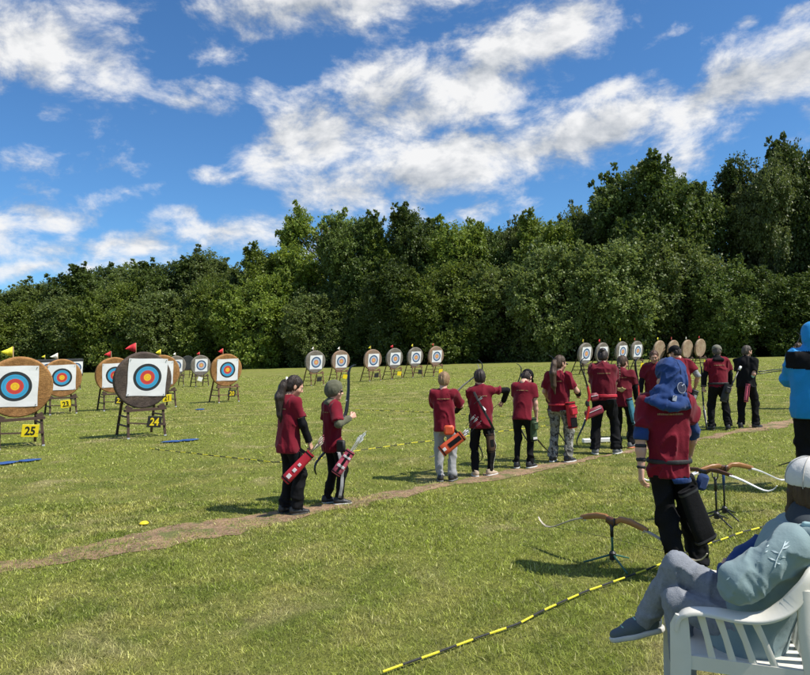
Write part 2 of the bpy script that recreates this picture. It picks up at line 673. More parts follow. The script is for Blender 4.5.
LEAF = [leaf_material('leaf_dark', (.034, .068, .013, 1), (.125, .172, .030, 1), (.13, .16, .075, 1)),
        leaf_material('leaf_willow', (.058, .095, .020, 1), (.165, .205, .048, 1), (.24, .27, .16, 1)),
        leaf_material('leaf_fresh', (.065, .115, .014, 1), (.215, .270, .034, 1), (.22, .25, .09, 1))]
BARK = plain('bark', (.075, .060, .045), .95, .35, 8, .8, 14)


def make_crown(seed, H, W, z0, nl, lobe_r, per, leaves, leaf, droop, airy=0.0, top=.5):
    """leaf faces gathered on twigs, twigs on lobes, lobes spread over a crown of height H and half width W"""
    r = np.random.default_rng(seed)
    lob = []
    zc = z0 + (H - z0) * top
    nm = max(7, nl // 5)
    gold = math.pi * (3 - math.sqrt(5))
    mac = []
    for i in range(nm):
        zz = 1 - 2 * (i + .5) / nm + r.normal(0, .12)
        zz = float(np.clip(zz, -.95, .98))
        a = i * gold + r.normal(0, .35)
        q = math.sqrt(1 - zz * zz)
        mac.append((np.array([q * math.cos(a), q * math.sin(a), zz]), .78 + .3 * r.random()))
    while len(lob) < nl:
        if r.random() < .86:
            md, mr = mac[r.integers(nm)]
            u = md + r.normal(0, .20, 3)
            u /= np.linalg.norm(u)
            rad = mr * (.72 + .28 * r.random())
        else:
            u = r.normal(size=3)
            u /= np.linalg.norm(u)
            rad = .35 + .4 * r.random()
        lr = lobe_r * (.6 + .8 * r.random())
        zz = u[2] * rad
        c = np.array([u[0] * rad * (W - lr * .7), u[1] * rad * (W - lr * .7), zc + zz * ((H - zc - lr * .8) if zz > 0 else (zc - z0 - lr * .15))])
        if c[2] - lr < z0 * .5 - (.9 if z0 < 1 else 0):
            continue
        lob.append((c, lr))
    V = []
    cen = np.array([0, 0, zc])
    # loose sprays that break the outline
    for _ in range(nl):
        c, lr = lob[r.integers(nl)]
        u = c - cen
        u = u / (np.linalg.norm(u) + 1e-6) + r.normal(0, .35, 3) + np.array([0, 0, .25])
        u /= np.linalg.norm(u)
        for q in (.8, 1.1, 1.4, 1.7):
            lob.append((c + u * lr * q + r.normal(0, .05 * lr, 3), lr * (.36 - .13 * q)))
    for (c, lr) in lob:
        n = max(5, int(per * (lr / lobe_r) ** 2))
        u = r.normal(size=(n, 3))
        u /= np.linalg.norm(u, axis=1)[:, None]
        out = c - cen
        out = out / (np.linalg.norm(out) + 1e-6)
        u += out * .45 + np.array([0, 0, .25])
        u /= np.linalg.norm(u, axis=1)[:, None]
        tw = c + u * (lr * (.55 + .5 * r.random(n) ** .7))[:, None] * np.array([1, 1, .85])
        k = leaves
        # leaves along a short twig heading outwards and drooping
        td = u + np.array([0, 0, -droop]) + r.normal(0, .25, (n, 3))
        td /= np.linalg.norm(td, axis=1)[:, None]
        ln = lr * (.30 + .35 * r.random(n))
        tt = r.random((n, k))
        p = tw[:, None] + td[:, None] * (tt * ln[:, None])[..., None] + r.normal(0, lr * .085, (n, k, 3))
        ax = td[:, None] * .8 + r.normal(0, .65, (n, k, 3))
        ax /= np.linalg.norm(ax, axis=2)[..., None]
        nr = u[:, None] * .8 + np.array([0, 0, .55]) + r.normal(0, .38, (n, k, 3))
        sd = np.cross(ax, nr)
        sd /= np.linalg.norm(sd, axis=2)[..., None] + 1e-6
        L = leaf * (.6 + .8 * r.random((n, k, 1)))
        Wd = L * .34
        q = np.stack([p, p + ax * L * .45 + sd * Wd, p + ax * L, p + ax * L * .5 - sd * Wd], 2)
        V.append(q.reshape(-1, 3))
    V = np.concatenate(V)
    i = np.arange(len(V) // 4) * 4
    return V, np.stack([i, i + 1, i + 2, i + 3], -1), lob


def make_trunk(lob, H, z0, seed, r0):
    r = np.random.default_rng(seed)
    mb = MB()
    pts, rad = [], []
    for k in range(8):
        t = k / 7
        pts.append((math.sin(t * 3 + seed) * .18 * t * 2, math.cos(t * 2.3 + seed) * .18 * t * 2, H * .82 * t - .15))
        rad.append(r0 * (1 - .85 * t) * (1.35 if k == 0 else 1))
    mb.tube(pts, rad, 8)
    for j, (c, lr) in enumerate(lob[::2]):
        zb = max(.08 * H, min(c[2] - .25 * H * r.random() - .06 * H, .7 * H))
        t = (zb + .15) / (H * .82)
        a = Vector((math.sin(t * 3 + seed) * .36 * t, math.cos(t * 2.3 + seed) * .36 * t, zb))
        b = Vector(c)
        mid = (a + b) / 2 + Vector((0, 0, .05 * H * (r.random() - .2)))
        rb = r0 * (1 - .85 * t) * .45
        mb.tube([a, (a + mid) / 2, mid, (mid + b) / 2, b], [rb, rb * .8, rb * .6, rb * .4, rb * .15], 5)
    return mb


VAR = {}


def variant(key, mat, **kw):
    V, F, lob = make_crown(**kw)
    me = mesh_np('crown', V, F, [mat])
    tk = make_trunk(lob, kw['H'], kw['z0'], kw['seed'], .30).mesh('trunk', BARK, smooth=True)
    VAR[key] = (me, tk, kw['H'], kw['W'])


variant('bush0', LEAF[1], seed=1, H=12, W=5.6, z0=.2, nl=46, lobe_r=1.75, per=70, leaves=20, leaf=.26, droop=.5, top=.42)
variant('bush1', LEAF[2], seed=2, H=12, W=5.6, z0=.2, nl=46, lobe_r=1.7, per=70, leaves=20, leaf=.26, droop=.3, top=.42)
variant('bush2', LEAF[0], seed=3, H=12, W=5.4, z0=.3, nl=50, lobe_r=1.55, per=64, leaves=20, leaf=.25, droop=.25, top=.45)
variant('tall0', LEAF[0], seed=4, H=18, W=5.6, z0=3.0, nl=62, lobe_r=1.75, per=66, leaves=19, leaf=.28, droop=.2, top=.5)
variant('tall1', LEAF[2], seed=5, H=18, W=5.2, z0=3.0, nl=58, lobe_r=1.7, per=66, leaves=19, leaf=.28, droop=.25, top=.52)
variant('tall2', LEAF[1], seed=6, H=18, W=5.4, z0=2.5, nl=60, lobe_r=1.6, per=64, leaves=20, leaf=.26, droop=.4, top=.5)
variant('airy', LEAF[2], seed=8, H=18, W=5.0, z0=3.5, nl=64, lobe_r=1.15, per=42, leaves=15, leaf=.26, droop=.1, top=.55)
variant('larch', LEAF[0], seed=9, H=18, W=4.6, z0=2.0, nl=85, lobe_r=1.0, per=40, leaves=15, leaf=.23, droop=.0, top=.5)

EDGE_X = [-200, 100, 240, 450, 780, 1000]
EDGE_Y = [114, 106, 98, 81, 68, 62]
_tn = [0]


def tree(px, ty, hw, back, key, label, name='broadleaf_tree', group='trees along the far edge of the field'):
    Y = float(np.interp(px, EDGE_X, EDGE_Y)) + back
    base = at(px, 350, Y)
    gzz = float(gz(base[0], base[1]))
    H = at(px, ty, Y)[2] - gzz
    me, tk, h0, w0 = VAR[key]
    o = empty(name, (base[0], base[1], gzz), random.random() * 6.28)
    wr = hw / FPX * Y
    o.scale = (wr / w0, wr / w0, H / h0)
    link('crown', me, o)
    link('trunk', tk, o)
    tag(o, label, 'tree', group)
    _tn[0] += 1


FRONT = [
    (-30, 298, 40, 'bush1', 'bright bushy tree cut by the left edge of the picture'),
    (20, 302, 40, 'bush1', 'low bright green bushy tree behind target 25'),
    (72, 292, 42, 'bush0', 'grey green bushy tree behind target 23 and the square butts'),
    (122, 284, 40, 'bush1', 'fresh green bushy tree behind the red flag of target 24'),
    (168, 288, 40, 'bush0', 'grey green bushy tree behind the grey far targets at the left'),
    (214, 282, 40, 'bush1', 'rounded bright green tree behind target 20'),
    (264, 276, 44, 'bush1', 'wide bright green tree between target 20 and the row of six targets'),
    (318, 290, 38, 'bush0', 'low silvery bush behind the leftmost of the six targets'),
    (362, 300, 36, 'bush2', 'low dark bush behind the middle of the six targets'),
    (402, 268, 44, 'bush2', 'dark rounded tree behind the rightmost of the six targets'),
    (452, 264, 48, 'bush1', 'broad yellow green tree above the blond archer'),
    (508, 258, 50, 'bush0', 'wide silvery willow above the archer at full draw'),
    (562, 240, 50, 'bush0', 'tall silvery willow left of the right hand group of targets'),
    (618, 234, 54, 'bush0', 'wide willow right above the four paper faced targets at the right'),
    (676, 230, 54, 'bush0', 'big round topped willow above the bare straw targets'),
    (732, 268, 42, 'bush2', 'dark low tree above the archer in the grey green cap'),
    (778, 276, 42, 'bush2', 'dark low tree left of the person in the blue jacket'),
    (828, 262, 44, 'bush2', 'dark low tree cut by the right edge of the picture')]
BACK = [
    (-12, 284, 40, 'tall0', 'tall tree rising behind the far left edge'),
    (42, 282, 38, 'tall2', 'tree top showing above the bush behind target 25'),
    (92, 266, 40, 'tall0', 'dark tree top above target 22'),
    (134, 263, 36, 'tall2', 'tree top above the gap between targets 24 and 21'),
    (174, 261, 36, 'tall0', 'dark tree top left of the highest crown of the left half'),
    (212, 251, 38, 'tall2', 'rounded crown highest among the left hand trees'),
    (246, 264, 32, 'tall0', 'dark crown just left of the tall open crowned tree'),
    (274, 238, 34, 'tall1', 'light green crown on the left shoulder of the tall open crowned tree'),
    (322, 193, 40, 'airy', 'tall open crowned tree with feathery top above the six targets'),
    (362, 218, 36, 'tall0', 'dark tree right of the tall open crowned tree'),
    (390, 226, 34, 'tall1', 'light green tree above the middle of the six targets'),
    (424, 209, 38, 'tall0', 'dark round crown above the rightmost of the six targets'),
    (464, 207, 36, 'tall1', 'round crown with light tips above the blond archer'),
    (498, 224, 30, 'tall0', 'narrow dark crown in the dip of the tree line'),
    (524, 220, 28, 'tall2', 'narrow grey green crown right of the dip in the tree line'),
    (552, 203, 36, 'tall1', 'round crown left of the tallest dark tree'),
    (582, 206, 32, 'tall2', 'grey green crown behind the willows above the girl in camouflage trousers'),
    (614, 190, 34, 'tall0', 'dark shoulder crown left of the tallest dark tree'),
    (654, 163, 48, 'tall0', 'tallest dark broad crown of the right half'),
    (700, 172, 38, 'tall0', 'dark crown between the tallest crown and the thin branched tree'),
    (736, 156, 40, 'larch', 'thin branched tree with feathery twigs against the sky'),
    (776, 160, 34, 'tall2', 'grey green crown left of the right edge of the picture'),
    (812, 138, 38, 'tall0', 'highest dark tree at the right edge of the picture'),
    (856, 145, 40, 'tall1', 'tree just beyond the right edge of the picture')]
for i, (px, ty, hw, k, lb) in enumerate(FRONT):
    tree(px, ty, hw, 4.5 + (i % 3) * 1.2, k, lb)
for i, (px, ty, hw, k, lb) in enumerate(BACK):
    tree(px, ty, hw * 1.08, 12 + (i % 3) * 1.8, k, lb)
# understorey that closes the wood behind the first trunks
for i, px in enumerate(list(range(-60, 900, 30)) + list(range(-80, 920, 34))):
    tree(px + random.uniform(-8, 8), 318 - px * .045 + random.uniform(-10, 10), 32, (9 if i < 32 else 21) + random.uniform(0, 3), 'bush2',
         'dark undergrowth bush in the shade between the trunks', 'undergrowth_bush', 'undergrowth inside the tree line')

# ------------------------------------------------------------------ targets
STRAW = None


def straw_mat(name, c1, c2):
    """coiled straw boss: coils run round the centre, stitched"""
    m_, g, b = new_mat(name)
    co = g.n('ShaderNodeTexCoord').outputs['Object']
    n1 = g.noise(co, 3.0, 4, .6)
    n2 = g.noise(g.vm('MULTIPLY', co, (12, 12, 90)), 1.0, 4, .7)
    n3 = g.noise(co, 45, 4, .75)
    c = g.mix(g.ss(n1, .35, .66), c1, c2)
    c = g.vm('SCALE', c, g.m('MULTIPLY_ADD', g.m('SUBTRACT', n2, .5), 1.9, g.m('MULTIPLY_ADD', g.m('SUBTRACT', n3, .5), 1.6, 1.0)))
    g.put(b.inputs['Base Color'], c)
    b.inputs['Roughness'].default_value = .9
    b.inputs['Specular IOR Level'].default_value = .15
    bn = g.n('ShaderNodeBump')
    bn.inputs['Strength'].default_value = .8
    bn.inputs['Distance'].default_value = .012
    g.put(bn.inputs['Height'], g.m('ADD', n2, n3))
    g.put(b.inputs['Normal'], bn.outputs[0])
    return m_


STRAWS = {'gold': straw_mat('golden_straw', (.43, .225, .085, 1), (.27, .135, .05, 1)),
          'dark': straw_mat('weathered_straw', (.125, .095, .075, 1), (.075, .058, .05, 1)),
          'grey': straw_mat('grey_straw', (.25, .225, .19, 1), (.17, .15, .125, 1)),
          'pale': straw_mat('pale_straw', (.40, .31, .21, 1), (.30, .20, .135, 1)),
          'tan': straw_mat('tan_straw', (.34, .215, .14, 1), (.27, .20, .155, 1)),
          'black': straw_mat('dark_foam', (.035, .038, .040, 1), (.05, .053, .055, 1))}


def face_mat(name, bands):
    """paper face printed with coloured rings; bands are (outer radius, colour)"""
    m_, g, b = new_mat(name)
    co = g.n('ShaderNodeTexCoord').outputs['Object']
    sp = g.n('ShaderNodeSeparateXYZ')
    g.put(sp.inputs[0], co)
    r = g.m('SQRT', g.m('MULTIPLY_ADD', sp.outputs[0], sp.outputs[0], g.m('MULTIPLY', sp.outputs[2], sp.outputs[2])))
    dirt = g.noise(co, 6, 5, .6)
    c = g.mix(g.m('MULTIPLY', dirt, .25), (.82, .82, .83, 1), (.66, .66, .66, 1))
    for (rad, col) in bands:
        c = g.mix(g.m('LESS_THAN', r, rad), c, (*col, 1))
    # thin printed lines between the scoring zones
    for rad in [q[0] - .5 * (bands[0][0] / len(bands)) for q in bands]:
        ln = g.m('LESS_THAN', g.m('ABSOLUTE', g.m('SUBTRACT', r, rad)), .0025)
        c = g.mix(g.m('MULTIPLY', ln, .55), c, (.03, .03, .03, 1))
    g.put(b.inputs['Base Color'], c)
    b.inputs['Roughness'].default_value = .7
    bn = g.n('ShaderNodeBump')
    bn.inputs['Strength'].default_value = .35
    bn.inputs['Distance'].default_value = .012
    g.put(bn.inputs['Height'], g.noise(co, 5, 4, .6))
    g.put(b.inputs['Normal'], bn.outputs[0])
    return m_


BLK, BLU, RED_, YEL = (.022, .028, .034), (.040, .34, .60), (.60, .055, .045), (.85, .50, .02)
FACE_A = face_mat('paper_face_large', [(.300, BLK), (.240, BLU), (.155, RED_), (.078, YEL)])
FACE_B = face_mat('paper_face_small', [(.300, (.030, .080, .19)), (.225, (.42, .52, .64)), (.140, (.62, .24, .15)), (.066, (.75, .50, .12))])
WOOD_DARK = plain('dark_stained_wood', (.060, .034, .022), .8, .3, 14, .5, 40)
WOOD_RUST = plain('brown_wood', (.15, .075, .042), .8, .3, 14, .5, 40)
WOOD_PALE = plain('pale_stick', (.50, .36, .20), .8, .2, 20)
BOARD_Y = plain('yellow_board', (.86, .66, .015), .55, .06, 12)
BOARD_K = plain('black_board', (.018, .018, .02), .6, .1, 12)
INK_K = plain('black_numeral', (.012, .012, .012), .6, .05, 20)
INK_Y = plain('yellow_numeral', (.88, .66, .02), .55, .05, 20)
FLAG_Y = plain('yellow_pennant', (.72, .66, .03), .7, .1, 12)
FLAG_R = plain('red_pennant', (.55, .02, .03), .7, .1, 12)
FLAG_W = plain('white_pennant', (.75, .74, .66), .7, .1, 12)
METAL_TIP = plain('pale_metal', (.55, .56, .55), .4, .1, 20, metal=.6)


def text_mesh(name, body, size, depth, mat, bold=0.0):
    cu = bpy.data.curves.new(name, 'FONT')
    cu.body = body
    cu.size = size
    cu.extrude = depth / 2
    cu.offset = bold
    cu.align_x = 'CENTER'
    cu.align_y = 'CENTER'
    cu.resolution_u = 2
    o = bpy.data.objects.new(name, cu)
    COL.objects.link(o)
    bpy.context.view_layer.update()
    me = bpy.data.meshes.new_from_object(o.evaluated_get(bpy.context.evaluated_depsgraph_get()))
    me.materials.clear()
    me.materials.append(mat)
    bpy.data.objects.remove(o)
    bpy.data.curves.remove(cu)
    return me


LEAN = R(9)


def target(px, py, tall, straw, flag, label, number=None, board='yellow', face='A', yaw=0.0, face_off=(0, 0), face_rot=0.0,
           wood=None, square=False, name='archery_target'):
    """round straw boss on an easel. Local axes: -y is the side the archers shoot at, z up"""
    D = 1.22
    Y = FPX * D / tall
    P = at(px, py, Y)
    g0 = float(gz(P[0], P[1]))
    hc = float(np.clip(P[2] - g0, 1.12, 1.34))
    rz = math.atan2(.60, .80) + yaw      # facing the shooting line
    root = empty(name, (P[0], P[1], g0), rz)
    wd = wood or WOOD_DARK
    rnd = random.Random(int(px * 7))
    M = Matrix.Translation((0, 0, hc)) @ Matrix.Rotation(LEAN, 4, 'X') @ Matrix.Rotation(R(90), 4, 'X')
    th = .13
    # boss: coils give the face shallow rings, the rim is rounded
    mb = MB()
    if square:
        mb.box((0, 0, hc), (1.24, .24, 1.05), Matrix.Rotation(LEAN, 3, 'X'), .02)
        boss = mb.build('boss', STRAWS[straw], root)
    else:
        prof = [(.004, th / 2 + .002)]
        k = 11
        for i in range(k):
            r0, r1 = D / 2 * i / k, D / 2 * (i + 1) / k
            prof += [(max(r0 + .004, .005), th / 2 + .001), ((r0 + r1) / 2, th / 2 + .006)]
        prof += [(D / 2 - .014, th / 2 - .001), (D / 2, th / 2 - .02), (D / 2 + .004, 0), (D / 2, -th / 2 + .02), (D / 2 - .014, -th / 2), (.005, -th / 2)]
        mb.lathe(prof[::-1], 44, M)
        # slightly out of round
        mb.v = [(x * (1 + .012 * math.sin(3 * math.atan2(z - hc, x) + px)), y, hc + (z - hc) * (1 + .010 * math.sin(2 * math.atan2(z - hc, x) + px))) for (x, y, z) in mb.v]
        boss = mb.build('boss', STRAWS[straw], root, True, 50)
    # paper face
    if face:
        s = .82 if face == 'A' else .75
        nseg = 8
        vs, fs = [], []
        for i in range(nseg + 1):
            for j in range(nseg + 1):
                u, v = i / nseg - .5, j / nseg - .5
                edge = max(abs(u), abs(v)) * 2
                w = -.004 - .010 * (noise1(np.array(u * 6 + px), 1) + noise1(np.array(v * 5 + u * 3), 2)) * edge ** 2
                vs.append((u * s * (1 + .012 * math.sin(v * 7)), float(w), v * s * (1 + .012 * math.sin(u * 6))))
        for i in range(nseg):
            for j in range(nseg):
                a = i * (nseg + 1) + j
                fs.append((a, a + nseg + 1, a + nseg + 2, a + 1))
        fm = MB().add(vs, fs)
        fo = fm.build('target_face', FACE_A if face == 'A' else FACE_B, root)
        so = fo.modifiers.new('thickness', 'SOLIDIFY')
        so.thickness = .003
        front = -(th / 2 + .012) if not square else -.128
        fo.matrix_local = (Matrix.Translation((0, 0, hc)) @ Matrix.Rotation(LEAN, 4, 'X') @ Matrix.Translation((face_off[0], front, face_off[1]))
                           @ Matrix.Rotation(face_rot, 4, 'Y'))
        if tall > 30:
            for (sx, sz) in ((-1, 1), (1, 1), (-1, -1), (1, -1)):
                MB().tube([(sx * s * .46, -.022, sz * s * .46), (sx * s * .46, .03, sz * s * .46)], .008, 6).build('pin', BOARD_K, fo)
    # easel
    hw = .37
    zt = hc + .10
    fr = lambda z: -.10 - .30 * (1 - z / zt) * .55      # front legs lean
    for sx in (-1, 1):
        mb = MB()
        mb.bar((sx * hw * 1.04, -.22, -.01), (sx * hw * .98, -.155, hc - .575), .05, .035)
        mb.build('leg', wd, root)
        MB().bar((sx * hw * 1.04, -.222, 0), (sx * hw * 1.037, -.218, .03), .052, .038).build('leg_tip', METAL_TIP, root)
        mb = MB()
        mb.bar((sx * hw * 1.02, .78, -.01), (sx * hw * .90, .13, zt * .95), .05, .035)
        mb.build('leg', wd, root)
        mb = MB()
        for zz in (.26, .46):
            t = zz / (zt * .95)
            MB().bar((sx * hw * 1.01, -.195, zz), (sx * hw * (1.02 - .12 * t), .78 - .65 * t, zz), .035, .03).build('side_rung', wd, root)
    zl = hc - .635
    MB().bar((-.43, -.135, zl), (.43, -.135, zl), .16, .05).build('ledge', wd, root)
    for sx in (-1, 1):
        MB().box((sx * .34, -.125, zl + .055), (.13, .10, .07), Matrix.Rotation(-sx * .45, 3, 'Y')).build('chock', wd, root)
    yb = -.235
    MB().bar((-.40, yb, .32 + rnd.uniform(-.04, .04)), (.40, yb, .27 + rnd.uniform(-.03, .03)), .045, .03).build('crossbar', wd, root)
    # number board hung on the crossbar
    if number is not None:
        bx, bz = .10 + rnd.uniform(-.06, .08), .33
        tilt = rnd.uniform(-.16, .16)
        nb = MB().box((0, 0, 0), (.30, .012, .25), None, .003).build('number_board', BOARD_Y if board == 'yellow' else BOARD_K, root)
        nb.matrix_local = Matrix.Translation((bx, yb - .03, bz)) @ Matrix.Rotation(R(12), 4, 'X') @ Matrix.Rotation(tilt, 4, 'Y')
        if number:
            tm = text_mesh('numerals', number, .235, .004, INK_K if board == 'yellow' else INK_Y, .006)
            to = link('numerals', tm, nb)
            to.matrix_local = Matrix.Translation((0, -.0085, -.008)) @ Matrix.Rotation(R(90), 4, 'X') @ Matrix.Scale(.82, 4, (1, 0, 0))
    # little flag on a stick behind the boss
    if flag:
        ztop = hc + D / 2 + .20
        fx = rnd.uniform(-.1, .06) - .05
        pole = MB().tube([(fx, .04, hc + .40), (fx + .01, .03, ztop)], .011, 6).build('flag_stick', WOOD_PALE, root)
        L = .25 + rnd.uniform(-.04, .03)
        vs = []
        for i in range(6):
            u = i / 5
            w = .03 * math.sin(u * 6 + px)
            h = .105 * (1 - u)
            for sgn in (1, -1):
                vs.append((-u * L * .9, w - u * .10, -.10 - u * .03 * rnd.random() + sgn * h))
        fs = [(2 * i, 2 * i + 2, 2 * i + 3, 2 * i + 1) for i in range(5)]
        fl = MB().add(vs, fs).build('pennant', {'y': FLAG_Y, 'r': FLAG_R, 'w': FLAG_W}[flag], root, True)
        fl.location = (fx, .03, ztop)
        so = fl.modifiers.new('thickness', 'SOLIDIFY')
        so.thickness = .003
    tag(root, label, 'target', 'archery targets standing on the field')
    return root


target(19, 387, 61, 'gold', 'y', 'nearest golden straw target, number 25 on yellow, cut by the left edge', '25', 'yellow', face_off=(-.08, .03), face_rot=.03)
target(143, 380, 56, 'dark', 'r', 'dark weathered straw target with red flag and black board numbered 24', '24', 'black', face_off=(.07, .07), face_rot=.05)
target(61.5, 378, 37.7, 'gold', 'w', 'golden straw target numbered 23 half hidden behind target 25', '23', 'yellow', face_off=(0, .03))
target(114, 375, 36, 'gold', 'r', 'golden straw target numbered 22 half hidden behind dark target 24', '22', 'black', face_off=(.02, 0))
target(162, 372.5, 35, 'gold', 'y', 'golden straw target with yellow flag and board 21 peeping out right of target 24', '21', 'yellow', face_off=(-.05, .0))
target(226, 370, 32.5, 'gold', 'r', 'golden straw target numbered 20 standing alone with red flag', '20', 'black', face_off=(.03, .02), wood=WOOD_RUST)
target(176, 365.5, 19.5, 'grey', 'w', 'small far grey target half hidden behind target 21', None, face='B')
t18 = target(200.5, 365.5, 20.5, 'grey', 'r', 'far grey straw target left of target 20 with white sheet on its stand', None, face='B', face_off=(.02, .03))
target(187.5, 361.5, 14, 'black', None, 'far black round target without paper face between two grey ones', None, face=None)
target(72, 365, 20, 'black', None, 'far grey square butt with paper face right of target 23', None, face='B', face_off=(.2, 0), square=True, name='square_butt', yaw=.15)
target(47, 365, 20, 'black', 'y', 'far square butt peeping out between targets 25 and 23', None, face='B', square=True, name='square_butt', yaw=.15)
six = [(315, 361.7, 22.6, 'grey', 'w', '14', 'black', 'first from the left of the row of six'),
       (340.3, 360.7, 21, 'tan', 'w', '13', 'yellow', 'second from left of the row of six, yellow board'),
       (372.5, 359.7, 21, 'tan', 'y', '12', 'black', 'third from left of the row of six, yellow flag'),
       (394.3, 358.3, 20.2, 'grey', 'r', '11', 'yellow', 'fourth from left of the row of six, red flag'),
       (415, 357, 19.6, 'grey', 'y', '10', 'black', 'fifth from left of the row of six, yellow flag'),
       (435.7, 355.8, 19.4, 'tan', 'r', '9', 'yellow', 'last on the right of the row of six')]
for (px, py, tl, st, fl, nb, bd, lb) in six:
    target(px, py, tl, st, fl, 'distant round straw target, ' + lb, '', bd, 'B', face_off=(.03, -.02), wood=WOOD_RUST)
far = [(585, 353.5, 21.6, 'grey', 'y', 'B', 'paper faced target with yellow flag, leftmost of the right hand group'),
       (602, 353, 20.8, 'grey', 'r', 'B', 'paper faced target with red flag behind the tall dark haired archer'),
       (621.5, 351.5, 20, 'grey', 'y', 'B', 'paper faced target with yellow flag above the girl with the braid'),
       (636.5, 350.6, 19.6, 'grey', 'r', 'B', 'paper faced target with red flag next to the bare straw bosses'),
       (659, 350, 19, 'pale', 'y', None, 'bare straw target with yellow flag above the woman facing the camera'),
       (673, 349.5, 18.9, 'pale', 'r', None, 'bare straw target with red flag left of the black capped archer'),
       (687, 349, 18.6, 'pale', 'w', None, 'bare straw target with white flag behind the black capped archer'),
       (700, 348, 18.4, 'pale', 'r', None, 'rightmost bare straw target with red flag and yellow board')]
for i, (px, py, tl, st, fl, fc, lb) in enumerate(far):
    target(px, py, tl, st, fl, lb, '' if i in (3, 7) else None, 'yellow', fc, face_off=(.03, 0))

# loose sheet on the far stand, blue mats, markers, ropes
def on_ground(px, py):
    return gp(px, py)


def blob_sheet(name, px, py, w, d, mat, label, cat, rz=0.0, seed=1, h=.012, group=None):
    """a limp sheet lying on the grass: uneven outline, crumpled"""
    p = gp(px, py)
    r = random.Random(seed)
    mb = MB()
    nr, na = 7, 26
    ph = [r.uniform(0, 6.28) for _ in range(6)]
    vs = [(0, 0, h * .9)]
    fs = []
    for i in range(1, nr + 1):
        q = i / nr
        for k in range(na):
            a = 2 * math.pi * k / na
            out = 1 + .16 * math.sin(2 * a + ph[0]) + .12 * math.sin(3 * a + ph[1]) + .07 * math.sin(7 * a + ph[2])
            z = h * (.55 + .45 * math.sin(q * 5 + 2 * a + ph[3]) * math.sin(3 * a + ph[4] + q * 3)) * (1 - q ** 4) + .028
            vs.append((q * out * w / 2 * math.cos(a), q * out * d / 2 * math.sin(a), z))
    for k in range(na):
        fs.append((0, 1 + k, 1 + (k + 1) % na))
    for i in range(nr - 1):
        for k in range(na):
            a, b = 1 + i * na + k, 1 + i * na + (k + 1) % na
            fs.append((a, a + na, b + na, b))
    mb.add(vs, fs)
    o = mb.build(name, mat, None, True)
    o.location = p
    o.rotation_euler.z = rz
    so = o.modifiers.new('thickness', 'SOLIDIFY')
    so.thickness = .004
    tag(o, label, cat, group)
    return o


BLUE_SHEET = plain('blue_sheet', (.022, .075, .235), .7, .45, 11, .3, 20)
blob_sheet('blue_sheet', 2, 464.5, .42, .34, BLUE_SHEET, 'blue sheet lying at the left edge of the picture', 'sheet', .3, 1, group='blue sheets in front of the targets')
blob_sheet('blue_sheet', 29, 461.5, .34, .26, BLUE_SHEET, 'blue sheet right beside the one at the left edge of the picture', 'sheet', .1, 2, group='blue sheets in front of the targets')
blob_sheet('blue_sheet', 172, 442.5, .34, .28, BLUE_SHEET, 'limp blue sheet before the dark straw target, its left piece', 'sheet', .2, 3, group='blue sheets in front of the targets')
blob_sheet('blue_sheet', 189, 441, .32, .30, BLUE_SHEET, 'limp blue sheet before the dark straw target, its right piece', 'sheet', .5, 4, group='blue sheets in front of the targets')
blob_sheet('blue_sheet', 200, 410, .34, .34, BLUE_SHEET, 'small blue sheet on the grass in front of target 20', 'sheet', .0, 5, group='blue sheets in front of the targets')
YELLOW_PLASTIC = plain('yellow_plastic', (.80, .62, .02), .4, .05, 20)
for (px, py, lb) in ((144, 525, 'yellow disc marker beside the trodden path left of the girl with the ponytail'),
                     (642, 437, 'yellow disc marker on the path right of the girl with the braid')):
    p = gp(px, py)
    o = MB().lathe([(.044, .0), (.047, .008), (.034, .022), (.020, .028), (.016, .028)], 20).build('disc_marker', YELLOW_PLASTIC, None, True, 40)
    o.location = p + np.array([0, 0, .012])
    tag(o, lb, 'marker', 'yellow disc markers')
WHITE_PL = plain('white_plastic', (.72, .72, .68), .35, .05, 15)
p = gp(600, 443)
o = MB().box((0, 0, .05), (.62, .10, .07), None, .01).build('white_plank', plain('white_paint', (.75, .75, .72), .6, .08, 12))
o.location = p
o.rotation_euler.z = .1
tag(o, 'short white plank lying on the grass behind the tall dark haired archer', 'plank')
p = at(200, 379, 39.5)
o = MB().box((0, 0, 0), (.26, .012, .24), None, .002).build('paper_sheet', plain('white_paper', (.80, .80, .80), .7, .05, 10))
o.location = p
o.rotation_euler = (.1, .35, .5)
tag(o, 'white paper sheet hung askew on the stand of the far grey target', 'paper')

ROPE_Y = plain('rope_yellow', (.80, .70, .03), .55, .1, 40, .4, 200)
ROPE_K = plain('rope_black', (.018, .018, .018), .6, .1, 40, .4, 200)


